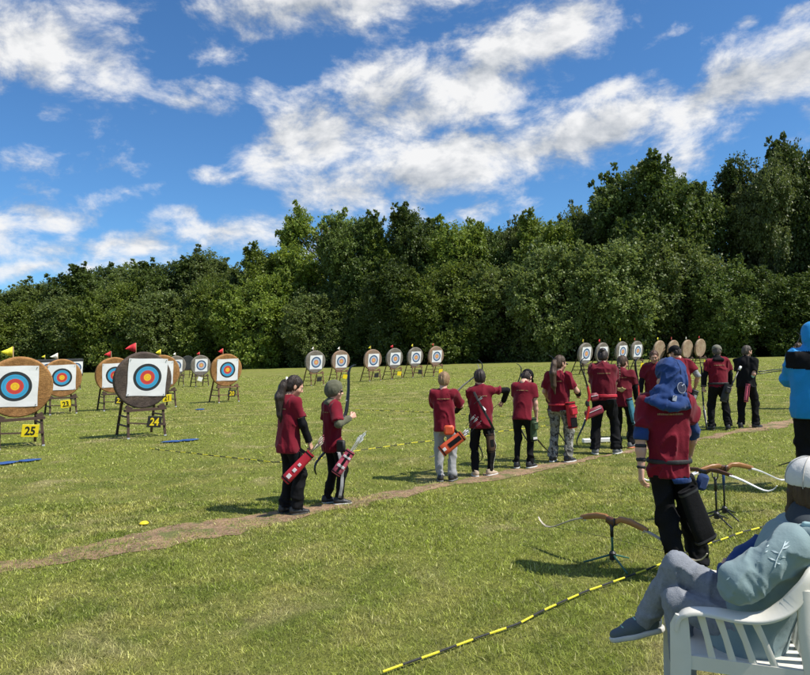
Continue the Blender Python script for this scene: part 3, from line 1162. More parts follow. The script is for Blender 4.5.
def rope(pts, rad, dash, label, lift=.030):
    """barrier line of alternating yellow and black, lying in the grass"""
    W = [gp(*p) for p in pts]
    P = []
    for a, b in zip(W[:-1], W[1:]):
        L = np.linalg.norm(b - a)
        n = max(2, int(L / .06))
        for k in range(n):
            P.append(a + (b - a) * k / n)
    P.append(W[-1])
    P = np.array(P)
    s = np.concatenate([[0], np.cumsum(np.linalg.norm(np.diff(P, axis=0), axis=1))])
    off = .05 * noise1(s * .9, 5) + .02 * noise1(s * 3.1, 6)
    d = (P[-1] - P[0])[:2]
    d /= np.linalg.norm(d)
    P[:, 0] += -d[1] * off
    P[:, 1] += d[0] * off
    P[:, 2] = gz(P[:, 0], P[:, 1]) + rad + lift + .014 * noise1(s * 1.7, 8)
    mb = MB()
    n = 7
    L = s[-1]
    cuts = np.arange(0, L, dash)
    for i, c in enumerate(cuts):
        ss = np.linspace(c, min(c + dash, L), 4)
        pp = [[np.interp(q, s, P[:, k]) for k in range(3)] for q in ss]
        mb.cur = i % 2
        rr = [rad * (1.0 if i % 2 else .92)] * 4
        mb.tube(pp, rr, n, True)
    o = mb.build('barrier_rope', [ROPE_Y, ROPE_K], None, True, 50)
    tag(o, label, 'rope', 'yellow and black ropes on the grass')


rope([(385, 678), (440, 657), (520, 628), (590, 595), (650, 573), (713, 547), (777, 524), (830, 505)], .0066, .125,
     'yellow and black rope on the grass in the foreground', .020)
rope([(150, 449), (212, 456), (272, 463), (306, 462), (350, 452), (415, 443), (470, 436), (560, 424)], .0075, .16, 'yellow and black rope on the grass behind the ponytailed girl', .002)
rope([(355, 410), (400, 411.5), (433, 413), (497, 416.5), (580, 420)], .0075, .18, 'thin dark and yellow rope on the far grass behind the blond archer', .006)

# ------------------------------------------------------------------ signed distance modelling for bodies and cloth
def vnoise(P, seed=0):
    """value noise in -1..1 at points (n,3)"""
    I = np.floor(P).astype(np.int64)
    f = (P - I).astype(np.float32)
    f = f * f * (3 - 2 * f)

    def h(a, b, c):
        n = (a * 73856093) ^ (b * 19349663) ^ (c * 83492791) ^ (seed * 2654435)
        n = (n ^ (n >> 13)) * 1274126177
        return ((n & 0xffff).astype(np.float32) / 32767.5) - 1
    r = 0
    for dx in (0, 1):
        wx = f[:, 0] if dx else 1 - f[:, 0]
        for dy in (0, 1):
            wy = f[:, 1] if dy else 1 - f[:, 1]
            for dz in (0, 1):
                wz = f[:, 2] if dz else 1 - f[:, 2]
                r = r + wx * wy * wz * h(I[:, 0] + dx, I[:, 1] + dy, I[:, 2] + dz)
    return r


_OFF = np.array([[i, j, k] for i in (0, 1) for j in (0, 1) for k in (0, 1)])
_EDG = [(a, b) for a in range(8) for b in range(a + 1, 8) if np.abs(_OFF[a] - _OFF[b]).sum() == 1]


def surfnets(D, o, h):
    ins = D < 0
    s = sum(ins[i:D.shape[0] - 1 + i, j:D.shape[1] - 1 + j, k:D.shape[2] - 1 + k].astype(np.int8) for (i, j, k) in _OFF)
    act = (s > 0) & (s < 8)
    idx = np.argwhere(act)
    if len(idx) == 0:
        return np.zeros((0, 3)), np.zeros((0, 4), int)
    val = np.stack([D[idx[:, 0] + q[0], idx[:, 1] + q[1], idx[:, 2] + q[2]] for q in _OFF], 1)
    acc = np.zeros((len(idx), 3))
    cnt = np.zeros(len(idx))
    for a, b in _EDG:
        va, vb = val[:, a], val[:, b]
        mk = (va < 0) != (vb < 0)
        t = np.where(mk, va / np.where(mk, va - vb, 1), 0)
        acc += np.where(mk[:, None], _OFF[a] + t[:, None] * (_OFF[b] - _OFF[a]), 0)
        cnt += mk
    V = (idx + acc / cnt[:, None]) * h + o
    gid = -np.ones(act.shape, np.int64)
    gid[act] = np.arange(len(idx))
    F = []
    for ax in range(3):
        a1, a2 = (ax + 1) % 3, (ax + 2) % 3
        A = np.moveaxis(ins, (ax, a1, a2), (0, 1, 2))
        G = np.moveaxis(gid, (ax, a1, a2), (0, 1, 2))
        lo, hi = A[:-1, 1:-1, 1:-1], A[1:, 1:-1, 1:-1]
        for flip, mk in ((False, lo & ~hi), (True, ~lo & hi)):
            e = np.argwhere(mk)
            if len(e) == 0:
                continue
            i, j, k = e[:, 0], e[:, 1] + 1, e[:, 2] + 1
            q = np.stack([G[i, j - 1, k - 1], G[i, j, k - 1], G[i, j, k], G[i, j - 1, k]], 1)
            F.append(q[:, ::-1] if flip else q)
    return V, np.concatenate(F)


class SDF:
    def __init__(s):
        s.ops = []
        s.lo = np.array([1e9] * 3)
        s.hi = -s.lo

    def _bb(s, P, r):
        P = np.atleast_2d(P)
        s.lo = np.minimum(s.lo, P.min(0) - r)
        s.hi = np.maximum(s.hi, P.max(0) + r)

    def cap(s, a, b, r1, r2=None, k=.03, n=None, sq=1.0, op='u'):
        """tapered capsule; n and sq flatten it along n"""
        a, b = np.asarray(a, float), np.asarray(b, float)
        r2 = r1 if r2 is None else r2
        if op == 'u':
            s._bb([a, b], max(r1, r2))
        n = None if n is None else np.asarray(n, float) / np.linalg.norm(n)

        def f(P):
            ba = b - a
            L = ba @ ba + 1e-9
            t = np.clip((P - a) @ ba / L, 0, 1)
            q = P - a - t[:, None] * ba
            if n is not None:
                q = q + n * ((q @ n) * (sq - 1))[:, None]
            return np.sqrt((q * q).sum(1)) - (r1 + (r2 - r1) * t)
        s.ops.append((op, f, k))
        return s

    def ell(s, c, rad, M=None, k=.03, op='u'):
        c, rad = np.asarray(c, float), np.asarray(rad, float)
        M = np.eye(3) if M is None else M
        if op == 'u':
            s._bb(c, rad.max())

        def f(P):
            q = (P - c) @ M
            k0 = np.sqrt(((q / rad) ** 2).sum(1))
            k1 = np.sqrt(((q / rad ** 2) ** 2).sum(1)) + 1e-9
            return k0 * (k0 - 1) / k1
        s.ops.append((op, f, k))
        return s

    def capcut(s, a, b, r1, r2, k=.03):
        """tapered capsule with a flat end at b"""
        a, b = np.asarray(a, float), np.asarray(b, float)
        s._bb([a, b], max(r1, r2))
        ba = b - a
        L = math.sqrt(ba @ ba)
        u = ba / L

        def f(P):
            h = (P - a) @ u
            t = np.clip(h / L, 0, 1.3)
            q = P - a - np.minimum(np.maximum(h, 0), L * 1.3)[:, None] * u
            return np.maximum(np.sqrt((q * q).sum(1)) - (r1 + (r2 - r1) * t), h - L)
        s.ops.append(('u', f, k))
        return s

    def half(s, p, n, k=.0):
        """keep the side n points to"""
        p, n = np.asarray(p, float), np.asarray(n, float) / np.linalg.norm(n)
        s.ops.append(('i', lambda P: -((P - p) @ n), k))
        return s

    def fun(s, f, op='d', k=0.0):
        s.ops.append((op, f, k))
        return s

    def ev(s, P):
        D = None
        for (op, f, k) in s.ops:
            d = f(P)
            if op == 'd':
                near = np.abs(D) < .045
                if near.any():
                    D = D.copy()
                    D[near] += f(P[near])
                continue
            if D is None:
                D = d
            elif op == 'u':
                if k > 0:
                    h = np.clip(.5 + .5 * (D - d) / k, 0, 1)
                    D = D * (1 - h) + d * h - k * h * (1 - h)
                else:
                    D = np.minimum(D, d)
            elif op == 's':
                if k > 0:
                    h = np.clip(.5 - .5 * (D + d) / k, 0, 1)
                    D = D * (1 - h) - d * h + k * h * (1 - h)
                else:
                    D = np.maximum(D, -d)
            elif op == 'i':
                D = np.maximum(D, d)
        return D

    def mesh(s, h):
        lo, hi = s.lo - 3 * h, s.hi + 3 * h
        n = np.ceil((hi - lo) / h).astype(int) + 1
        ax = [lo[i] + h * np.arange(n[i]) for i in range(3)]
        G = np.stack(np.meshgrid(*ax, indexing='ij'), -1).reshape(-1, 3)
        # displacement callbacks see the field so far
        D = None
        DD = []
        for ch in np.array_split(G, max(1, len(G) // 200000)):
            fld = s
            DD.append(_ev_chunk(fld, ch))
        D = np.concatenate(DD).reshape(n)
        return surfnets(D, lo, h)


def _ev_chunk(s, P):
    # 'd' callbacks are only evaluated near the surface
    D = None
    out = None
    for i, (op, f, k) in enumerate(s.ops):
        if op == 'd':
            near = np.abs(D) < .045
            if near.any():
                D = D.copy()
                D[near] += f(P[near])
            continue
        d = f(P)
        if D is None:
            D = d
        elif op == 'u':
            if k > 0:
                hh = np.clip(.5 + .5 * (D - d) / k, 0, 1)
                D = D * (1 - hh) + d * hh - k * hh * (1 - hh)
            else:
                D = np.minimum(D, d)
        elif op == 's':
            if k > 0:
                hh = np.clip(.5 - .5 * (D + d) / k, 0, 1)
                D = D * (1 - hh) - d * hh + k * hh * (1 - hh)
            else:
                D = np.maximum(D, -d)
        elif op == 'i':
            D = np.maximum(D, d)
    return D


def folds(amp, sc=(9, 9, 5), seed=0, diag=.6):
    sc = np.array(sc, float)

    def f(P):
        Q = P.copy()
        Q[:, 2] = P[:, 2] + diag * np.abs(P[:, 0]) * 1.0
        w = vnoise(Q * sc * .6, seed + 5)[:, None] * .35
        n = vnoise((Q + w * .2) * sc, seed)
        n2 = vnoise(Q * sc * 2.3 + 7, seed + 1)
        c = 1 - np.abs(n)
        return amp * (.55 - c * c * c * 1.1 + .25 * n2)
    return f


def rot(yaw=0, pitch=0, roll=0):
    """columns are local x (right), y (forward), z (up). yaw clockwise seen from above, pitch>0 looks up"""
    return np.array((Matrix.Rotation(-R(yaw), 3, 'Z') @ Matrix.Rotation(R(pitch), 3, 'X') @ Matrix.Rotation(R(roll), 3, 'Y')))


def ik(a, b, l1, l2, pole):
    """middle joint of a two bone chain; returns (joint, end)"""
    a, b, pole = np.asarray(a, float), np.asarray(b, float), np.asarray(pole, float)
    d = b - a
    L = np.linalg.norm(d)
    Lm = (l1 + l2) * .995
    if L > Lm:
        b = a + d / L * Lm
        d = b - a
        L = Lm
    u = d / L
    x = (l1 * l1 - l2 * l2 + L * L) / (2 * L)
    h = math.sqrt(max(l1 * l1 - x * x, 0))
    p = pole - u * (pole @ u)
    p = p / (np.linalg.norm(p) + 1e-9)
    return a + u * x + p * h, b


# --- head and hand templates
_head_cache = {}


def head_mesh(h=.0075):
    if 'h' in _head_cache:
        return _head_cache['h']
    s = SDF()
    s.ell((0, -.012, .030), (.073, .093, .088))
    s.ell((0, .030, -.045), (.056, .060, .072), k=.04)
    s.ell((0, .066, -.098), (.024, .020, .018), k=.03)
    s.cap((-.034, .076, .020), (.034, .076, .020), .016, k=.02)
    s.cap((0, .084, .010), (0, .108, -.028), .008, .0125, k=.012)
    s.ell((.013, .098, -.034), (.009, .009, .007), k=.008).ell((-.013, .098, -.034), (.009, .009, .007), k=.008)
    s.ell((.032, .100, .002), (.015, .012, .010), op='s', k=.012).ell((-.032, .100, .002), (.015, .012, .010), op='s', k=.012)
    s.ell((.042, .058, -.035), (.022, .022, .022), k=.03).ell((-.042, .058, -.035), (.022, .022, .022), k=.03)
    s.cap((-.017, .086, -.062), (.017, .086, -.062), .0075, k=.006)
    s.cap((-.015, .084, -.074), (.015, .084, -.074), .0080, k=.006)
    for q in (1, -1):
        s.ell((q * .077, -.008, -.012), (.010, .020, .030), rot(-q * 18), k=.008)
        s.ell((q * .086, -.003, -.010), (.005, .010, .018), rot(-q * 18), op='s', k=.006)
    s.cap((0, -.020, -.06), (0, -.030, -.15), .052, .056, k=.03)
    V, F = s.mesh(h)
    _head_cache['h'] = (V, F)
    return V, F


_hand_cache = {}


def hand_mesh(curl, side, h=.0045):
    """wrist at the origin, fingers along +y, palm facing -z, thumb towards +x*side"""
    key = (round(curl, 2), side)
    if key in _hand_cache:
        return _hand_cache[key]
    s = SDF()
    xs = (-.030, -.010, .010, .029)
    ln = (.058, .072, .078, .070)
    for i, (x, L) in enumerate(zip(xs, ln)):
        kn = np.array([x, .082 - abs(i - 2) * .004, .002])
        s.cap((x * .55, .004, 0), kn, .0145, .0115, k=.012)
        p = kn
        a = .15 + curl * (.9 + .1 * (3 - i))
        for j, fr in enumerate((.46, .30, .24)):
            d = np.array([x * .15, math.cos(a), -math.sin(a)])
            q = p + d * L * fr
            s.cap(p, q, .0098 - .0010 * j, .0090 - .0010 * j, k=.003)
            p = q
            a += curl * 1.05
    b = np.array([.022, .020, -.006])
    t1 = np.array([.050, .048, -.016 - .012 * curl])
    t2 = t1 + np.array([.010 - .016 * curl, .028, -.006 - .014 * curl])
    t3 = t2 + np.array([.002 - .018 * curl, .024, -.004 - .008 * curl])
    s.cap(b, t1, .016, .0115, k=.012).cap(t1, t2, .0112, .0102, k=.004).cap(t2, t3, .0102, .0082, k=.004)
    s.cap((0, -.03, 0), (0, .012, 0), .024, .024, k=.015, n=(0, 0, 1), sq=1.35)
    V, F = s.mesh(h)
    V = V * np.array([side, 1, 1])
    if side < 0:
        F = F[:, ::-1]
    _hand_cache[key] = (V, F)
    return V, F


def shoe_meshes(parent, pos, yaw, S, upper, sole, pitch=0.0, roll=0.0, style='trainer', h=.009):
    """one shoe with its sole; pos is the ankle's ground point"""
    s = SDF()
    s.cap((0, -.045, .055), (0, .055, .045), .042, .040, k=.03)
    s.cap((0, .055, .040), (.004, .140, .030), .041, .030, k=.03, n=(0, 0, 1), sq=1.15)
    s.cap((0, -.030, .06), (0, -.035, .100), .042, .040, k=.03)
    s.half((0, 0, .020), (0, 0, 1))
    s.ell((0, -.035, .125), (.030, .036, .03), op='s', k=.01)
    V, F = s.mesh(h)
    s2 = SDF()
    s2.cap((0, -.045, .016), (0, .060, .014), .045, .045, k=.02, n=(0, 0, 1), sq=1.0)
    s2.cap((0, .060, .014), (.004, .142, .016), .045, .034, k=.02)
    s2.half((0, 0, .0), (0, 0, 1)).half((0, 0, .026), (0, 0, -1))
    V2, F2 = s2.mesh(h)
    Mx = Matrix.Translation([float(c) for c in pos]) @ Matrix.Rotation(-R(yaw), 4, 'Z') @ Matrix.Rotation(R(pitch), 4, 'X') @ Matrix.Rotation(R(roll), 4, 'Y') @ Matrix.Scale(S, 4)
    o = link('shoe', mesh_np('shoe', V, F, [upper], smooth=True), parent)
    o.matrix_local = Mx
    link('sole', mesh_np('sole', V2, F2, [sole], smooth=True), o)
    la = MB()
    for i in range(4):
        y = .035 + i * .022
        la.tube([(-.026, y, .083 - i * .007), (0, y + .004, .088 - i * .008), (.026, y, .083 - i * .007)], .0035, 5)
    lo = la.build('laces', sole, o)
    lo['kind'] = 'stuff'
    return o


SKIN = {k: plain('skin_' + k, c, .5, .10, 12, .15, 90, spec=.4) for k, c in
        {'fair': (.62, .36, .26), 'light': (.55, .31, .215), 'tan': (.44, .245, .165)}.items()}
LIPS = plain('lips', (.42, .13, .11), .45, .1, 30)
EYE_W = plain('eye_white', (.75, .74, .72), .2, .02, 30)
EYE_D = plain('iris', (.035, .022, .015), .15, .05, 30)


def hair_mat(name, c1, c2):
    m_, g, b = new_mat(name)
    co = g.n('ShaderNodeTexCoord').outputs['Object']
    n1 = g.noise(g.vm('MULTIPLY', co, (70, 70, 9)), 1.0, 4, .7, .8)
    n2 = g.noise(co, 12, 3, .6)
    c = g.mix(g.m('ADD', g.m('MULTIPLY', n1, .8), g.m('MULTIPLY', g.m('SUBTRACT', n2, .5), .6), clamp=True), c1, c2)
    g.put(b.inputs['Base Color'], c)
    b.inputs['Roughness'].default_value = .48
    b.inputs['Specular IOR Level'].default_value = .35
    bn = g.n('ShaderNodeBump')
    bn.inputs['Strength'].default_value = .9
    bn.inputs['Distance'].default_value = .008
    g.put(bn.inputs['Height'], n1)
    g.put(b.inputs['Normal'], bn.outputs[0])
    return m_


HAIR = {'dark': hair_mat('hair_dark_brown', (.010, .007, .006, 1), (.055, .036, .026, 1)),
        'brown': hair_mat('hair_brown', (.030, .018, .011, 1), (.12, .072, .042, 1)),
        'blond': hair_mat('hair_blond', (.16, .092, .045, 1), (.42, .27, .14, 1)),
        'auburn': hair_mat('hair_auburn', (.035, .016, .010, 1), (.15, .075, .045, 1)),
        'grey': hair_mat('hair_grey_brown', (.035, .028, .022, 1), (.14, .115, .09, 1))}

MAROON = cloth('maroon_shirt', (.160, .0045, .0165))
MAROON2 = cloth('wine_shirt', (.125, .0045, .0145))
BLACK = plain('black_cloth', (.0065, .0065, .0078), .8, .2, 9, .35, 28, spec=.15)
CHAR = cloth('charcoal_cloth', (.030, .030, .034))
GREYJ = cloth('grey_jersey', (.30, .305, .315))
OLIVE = cloth('olive_knit', (.115, .115, .075))
KHAKI = cloth('khaki_cloth', (.17, .165, .125))
NAVY = cloth('royal_blue_cloth', (.016, .046, .160))
DKBLUE = cloth('dark_blue_cloth', (.022, .045, .13))
WHITE_C = cloth('white_cloth', (.62, .61, .58))
SKYJ = cloth('bright_blue_shell', (.010, .235, .56), .6)
TEAL = cloth('grey_teal_fleece', (.215, .295, .305), .9, .3)
TEAL_L = cloth('pale_teal_lining', (.36, .53, .54), .9)
DENIM = plain('grey_denim', (.245, .265, .30), .9, .30, 45, .6, 160, spec=.15)
SHOE_K = plain('black_shoe', (.018, .018, .020), .5, .2, 30)
SHOE_G = plain('grey_shoe', (.16, .16, .165), .6, .2, 30)
SHOE_T = plain('tan_shoe', (.45, .35, .25), .7, .15, 30)
SHOE_B = plain('slate_shoe', (.075, .10, .115), .7, .2, 40)
SOLE_W = plain('white_sole', (.55, .55, .53), .6, .1, 30)
SOLE_K = plain('dark_sole', (.03, .03, .03), .6, .1, 30)
SOLE_M = plain('mint_sole', (.33, .60, .55), .6, .1, 30)
STRAP = plain('black_webbing', (.014, .014, .015), .7, .1, 40)
GOLD_INK = plain('gold_print', (.30, .17, .07), .6, .1, 30)


def camo_mat():
    m_, g, b = new_mat('camouflage_cloth')
    co = g.n('ShaderNodeTexCoord').outputs['Object']
    c = g.mix(g.ss(g.noise(co, 13, 3, .6, .8), .46, .50), (.145, .145, .125, 1), (.26, .26, .235, 1))
    c = g.mix(g.ss(g.noise(g.vm('ADD', co, (3, 1, 7)), 17, 3, .6, .8), .54, .58), c, (.045, .042, .036, 1))
    c = g.mix(g.ss(g.noise(g.vm('ADD', co, (9, 4, 2)), 15, 3, .6, .8), .58, .62), c, (.36, .35, .32, 1))
    g.put(b.inputs['Base Color'], c)
    b.inputs['Roughness'].default_value = .9
    return m_


CAMO = camo_mat()


class Person:
    def __init__(s, label, base, h, yaw, cat='person', feet=None, lean=(0, 0, 0), headrot=(0, 0, 0), hs=1.0, bulk=.95,
                 RH=None, LH=None, rpole=(.6, -.8, -.1), lpole=(-.6, -.8, -.1), rcurl=.45, lcurl=.45, rpalm=None, lpalm=None,
                 skin='fair', vox=.0105, pelvis=None, knees=None, ankles=None, group=None, hoff=(0, 0, 0)):
        s.S = h / 1.72
        S = s.S
        s.vox = vox
        s.base = np.array(base, float)
        s.yaw = yaw
        s.Ry = rot(yaw)
        s.root = empty('person', base, -R(yaw))
        tag(s.root, label, cat, group)
        s.skin = SKIN[skin]
        s.bulk = bulk
        s.hs = hs * S
        pel = np.array(pelvis if pelvis is not None else (0, 0, .93 * S))
        s.pel = pel
        s.RT = rot(lean[2], -lean[0], lean[1])
        T = lambda x, y, z: pel + s.RT @ (np.array([x, y, z - .93]) * S)
        s.T = T
        f = feet or ((-.10, .0, -8), (.10, .0, 8))
        s.feet = f
        s.hip = [pel + np.array([q * .085 * S, 0, -.01 * S]) for q in (-1, 1)]
        s.ank, s.knee = [], []
        for i in (0, 1):
            a = np.array(ankles[i]) if ankles else np.array([f[i][0] * S, f[i][1] * S, .085 * S])
            if knees:
                s.knee.append(np.array(knees[i]))
                s.ank.append(a)
            else:
                yw = R(f[i][2])
                k, a = ik(s.hip[i], a, .425 * S, .425 * S, (math.sin(yw), math.cos(yw) + .2, 0))
                s.knee.append(k)
                s.ank.append(a)
        s.sh = [T(q * .170 * bulk ** .5, -.005, 1.405) for q in (-1, 1)]
        s.neck = T(0, -.012, 1.455)
        hd = rot(*headrot)
        s.RH_ = hd
        s.head = T(0, .0, 1.50) + s.RT @ np.array([0, .005, 0]) + hd @ np.array([0, .022, .112]) * s.hs + np.array(hoff) * S
        s.elb, s.wri = [], []
        for i, (H, pole) in enumerate(((LH, lpole), (RH, rpole))):
            q = -1 if i == 0 else 1
            if H is None:
                tgt = s.sh[i] + np.array([q * .06, .04, -.52]) * S
            elif isinstance(H, tuple) and len(H) == 3 and H[0] == 'l':
                tgt = np.array(H[1]) * S
            else:
                tgt = s.tolocal(H)
            e, w = ik(s.sh[i], tgt, .285 * S, .255 * S, pole)
            s.elb.append(e)
            s.wri.append(w)
        s.curl = (lcurl, rcurl)
        s.palm = (lpalm, rpalm)
        s.shirt_sdf = None

    def tolocal(s, P):
        return s.Ry.T @ (np.asarray(P, float) - s.base)

    def toworld(s, p):
        return s.base + s.Ry @ np.asarray(p, float)

    def add(s, name, sd, mat, vox=None, parent=None):
        V, F = sd.mesh(vox or s.vox)
        return link(name, mesh_np(name, V, F, [mat], smooth=True), parent or s.root)

    def body(s, eyes=False):
        S = s.S
        d = SDF()
        d.cap(s.T(0, -.01, 1.30), s.T(0, 0, 1.02), .115 * S, .11 * S, n=s.RT[:, 1], sq=1.4)
        d.cap(s.sh[0] * .9 + s.sh[1] * .1, s.sh[1] * .9 + s.sh[0] * .1, .042 * S, k=.04)
        d.cap(s.T(0, -.012, 1.42), s.head + s.RH_ @ np.array([0, -.025, -.09]) * s.hs, .055 * S, .050 * s.hs, k=.03)
        for i in (0, 1):
            d.cap(s.sh[i], s.elb[i], .041 * S, .039 * S, k=.03)
            d.cap(s.elb[i], s.elb[i] * .6 + s.wri[i] * .4, .040 * S, .039 * S, k=.02)
            d.cap(s.elb[i] * .6 + s.wri[i] * .4, s.wri[i], .039 * S, .026 * S, k=.02)
            d.cap(s.hip[i], s.knee[i], .062 * S, .05 * S, k=.04)
            d.cap(s.knee[i], s.ank[i], .05 * S, .036 * S, k=.03)
        d.cap(s.T(0, 0, 1.02), s.pel, .11 * S, k=.04, n=s.RT[:, 1], sq=1.3)
        V, F = d.mesh(s.vox)
        Vs, Fs, off, MI = [V], [F], len(V), [np.zeros(len(F), int)]
        hv, hf = head_mesh()
        cz = hv[hf].mean(1)
        lip = (np.abs(cz[:, 0]) < .021) & (cz[:, 1] > .078) & (cz[:, 2] < -.056) & (cz[:, 2] > -.080)
        Vs.append(hv * s.hs @ s.RH_.T + s.head)
        Fs.append(hf + off)
        MI.append(lip.astype(int))
        off += len(hv)
        for i in (0, 1):
            hv, hf = hand_mesh(s.curl[i], -1 if i == 0 else 1)
            # seen from its owner with the palm down the left thumb points right, the right one left
            y = s.wri[i] - s.elb[i]
            y /= np.linalg.norm(y)
            pn = s.palm[i] if s.palm[i] is not None else ((1, .25, 0) if i == 0 else (-1, .25, 0))
            z = -np.asarray(pn, float)
            z = z - y * (z @ y)
            z /= np.linalg.norm(z)
            x = np.cross(y, z)
            M = np.stack([x, y, z], 1)
            hv2 = hv.copy()
            hv2[:, 0] *= -1
            Vs.append(hv2 * (S * 1.02) @ M.T + s.wri[i])
            Fs.append(hf[:, ::-1] + off)
            MI.append(np.zeros(len(hf), int))
            off += len(hv)
        o = link('body', mesh_np('body', np.concatenate(Vs), np.concatenate(Fs), [s.skin, LIPS], np.concatenate(MI), True), s.root)
        if eyes:
            for q in (-1, 1):
                mb = MB()
                mb.lathe([(.0005, -.011)] + [(.011 * math.sin(a), -.011 * math.cos(a)) for a in np.linspace(.3, 2.75, 8)] + [(.0005, .011)], 12)
                e = MB()
                e.v, e.f = mb.v, mb.f
                e.m = [1 if max(mb.v[i][2] for i in fc) > .0095 else 0 for fc in mb.f]
                eo = e.build('eye', [EYE_W, EYE_D], o, True)
                p = s.head + s.RH_ @ np.array([q * .031, .080, .002]) * s.hs
                M4 = Matrix(s.RH_.tolist()).to_4x4() @ Matrix.Rotation(-math.pi / 2, 4, 'X')
                eo.matrix_local = Matrix.Translation(p.tolist()) @ M4 @ Matrix.Scale(s.hs, 4)
                b = MB().tube([(-.016, .0, 0), (0, .004, .004), (.016, .0, 0)], [.002, .0036, .002], 5)
                bo = b.build('eyebrow', HAIR['dark'], o)
                p = s.head + s.RH_ @ np.array([q * .032, .092, .021]) * s.hs
                bo.matrix_local = Matrix.Translation(p.tolist()) @ Matrix(s.RH_.tolist()).to_4x4() @ Matrix.Scale(s.hs, 4)
        s.body_o = o
        return s

    def torso(s, d, hem, loose=1.0, flare=1.0):
        S, b = s.S, s.bulk
        T = s.T
        n = s.RT[:, 1]
        d.cap(T(-.125 * b ** .5, -.01, 1.395), T(.125 * b ** .5, -.01, 1.395), .070 * S, k=.05)
        d.cap(T(0, -.012, 1.46), T(0, -.012, 1.40), .066 * S, .085 * S, k=.04)
        d.cap(T(0, 0, 1.30), T(0, 0, 1.12), .172 * S * b * loose, .160 * S * b * loose, k=.06, n=n, sq=1.42)
        d.cap(T(0, 0, 1.12), T(0, -.005, .84), .160 * S * b * loose, .182 * S * b * loose * flare, k=.06, n=n, sq=1.30)
        return d

    def shirt(s, mat=None, hem=.80, sleeve=.66, loose=1.0, name='t_shirt', seed=1, fold=.024, flare=1.0, sr=1.0, cuff=None, prnt=True):
        """sleeve: 0..1 along the upper arm, 1..2 along the forearm"""
        S = s.S
        d = s.torso(SDF(), hem, loose, flare)
        for i in (0, 1):
            up = s.elb[i] - s.sh[i]
            e = s.sh[i] + up * min(sleeve, 1.0)
            if sleeve <= 1:
                d.capcut(s.sh[i], e, .066 * S * sr, .072 * S * sr, k=.045)
            else:
                d.cap(s.sh[i], e, .066 * S * sr, .064 * S * sr, k=.05)
                w = s.elb[i] + (s.wri[i] - s.elb[i]) * (sleeve - 1)
                d.cap(s.elb[i], w, .062 * S * sr, .050 * S * sr, k=.03)
        d.fun(folds(fold * S, (10, 10, 6), seed))
        p0 = s.T(0, 0, hem)
        d.half(p0, s.RT[:, 2])
        o = s.add(name, d, mat or MAROON)
        s.shirt_o, s.shirt_sdf, s.shirt_hem = o, d, hem
        if prnt:
            s.back_print(o, d)
        return s

    def back_print(s, parent, d, z=1.315, w=.20, hgt=.014):
        """a small line of gold lettering across the shoulder blades, too fine to read"""
        S = s.S
        r = random.Random(int(abs(s.base[0]) * 100))
        mb = MB()
        x = -w / 2
        while x < w / 2:
            lw = r.uniform(.008, .016)
            if r.random() > .14:
                pts = []
                ok = True
                for (a, b) in ((x, 0), (x + lw * .75, 0), (x + lw * .75, hgt * r.uniform(.7, 1.2)), (x, hgt)):
                    p = None
                    ys = np.linspace(-.30, .0, 60)
                    P = np.array([s.T(a, y, z + b) for y in ys])
                    D = d.ev(P)
                    k = np.argmax(D < .002)
                    if D[k] < .002 and k > 0:
                        p = P[k] - s.RT[:, 1] * .004
                    if p is None:
                        ok = False
                        break
                    pts.append(p)
                if ok:
                    o_ = [q - s.RT[:, 1] * .002 for q in pts]
                    mb.add(o_ + pts, [(0, 1, 2, 3), (0, 4, 5, 1), (1, 5, 6, 2), (2, 6, 7, 3), (3, 7, 4, 0)])
            x += lw
        if mb.v:
            o = mb.build('back_print', GOLD_INK, parent)
            o['kind'] = 'stuff'

    def trousers(s, mat, loose=1.0, flare=1.0, hem=.055, seed=3, fold=.018, name='trousers', stripe=None):
        S, b = s.S, s.bulk
        d = SDF()
        n = s.RT[:, 1]
        d.ell(s.pel + np.array([0, -.008, .0]) * S, np.array([.160 * b, .118 * b, .13]) * S, k=.05)
        d.cap(s.T(0, 0, 1.02), s.pel, .142 * S * b, .15 * S * b, k=.05, n=n, sq=1.3)
        for i in (0, 1):
            d.ell(s.pel + np.array([(-1, 1)[i] * .072, -.045, -.035]) * S, np.array([.088, .085, .10]) * S * b, k=.05)
            d.cap(s.hip[i] + np.array([0, 0, -.02]) * S, s.knee[i], .092 * S * b * min(loose, 1.03), .068 * S * loose, k=.045)
            d.cap(s.knee[i], s.ank[i] + (s.ank[i] - s.knee[i]) * .06, .068 * S * loose, .060 * S * loose * flare, k=.04)
        am, kn = np.array(s.ank), np.array(s.knee)

        def fold_f(P):
            f = folds(fold * S, (11, 11, 7), seed)(P)
            # cloth bunches at the ankles and behind the knees
            dz = np.minimum(np.linalg.norm(P - am[0], axis=1), np.linalg.norm(P - am[1], axis=1))
            g_ = np.exp(-(dz / (.16 * S)) ** 2)
            return f * (1 + .8 * g_) + .006 * S * g_ * np.sin(P[:, 2] * 95 + 3 * vnoise(P * 12, 4))
        d.fun(fold_f)
        for i in (0, 1):
            ax = s.knee[i] - s.ank[i]
            ax = ax / np.linalg.norm(ax)
            e = s.ank[i] - ax * (.085 - hem - .02) * S

            def cut(P, e=e, ax=ax):
                v = -((P - e) @ ax)
                r = np.linalg.norm(P - e, axis=1)
                return np.where(r < .17 * S, v, -1)
            d.ops.append(('i', cut, 0))
        top = getattr(s, 'shirt_hem', None)
        if top is not None:
            d.half(s.T(0, 0, top + .025), -s.RT[:, 2])
        o = s.add(name, d, mat)
        s.trousers_o = o
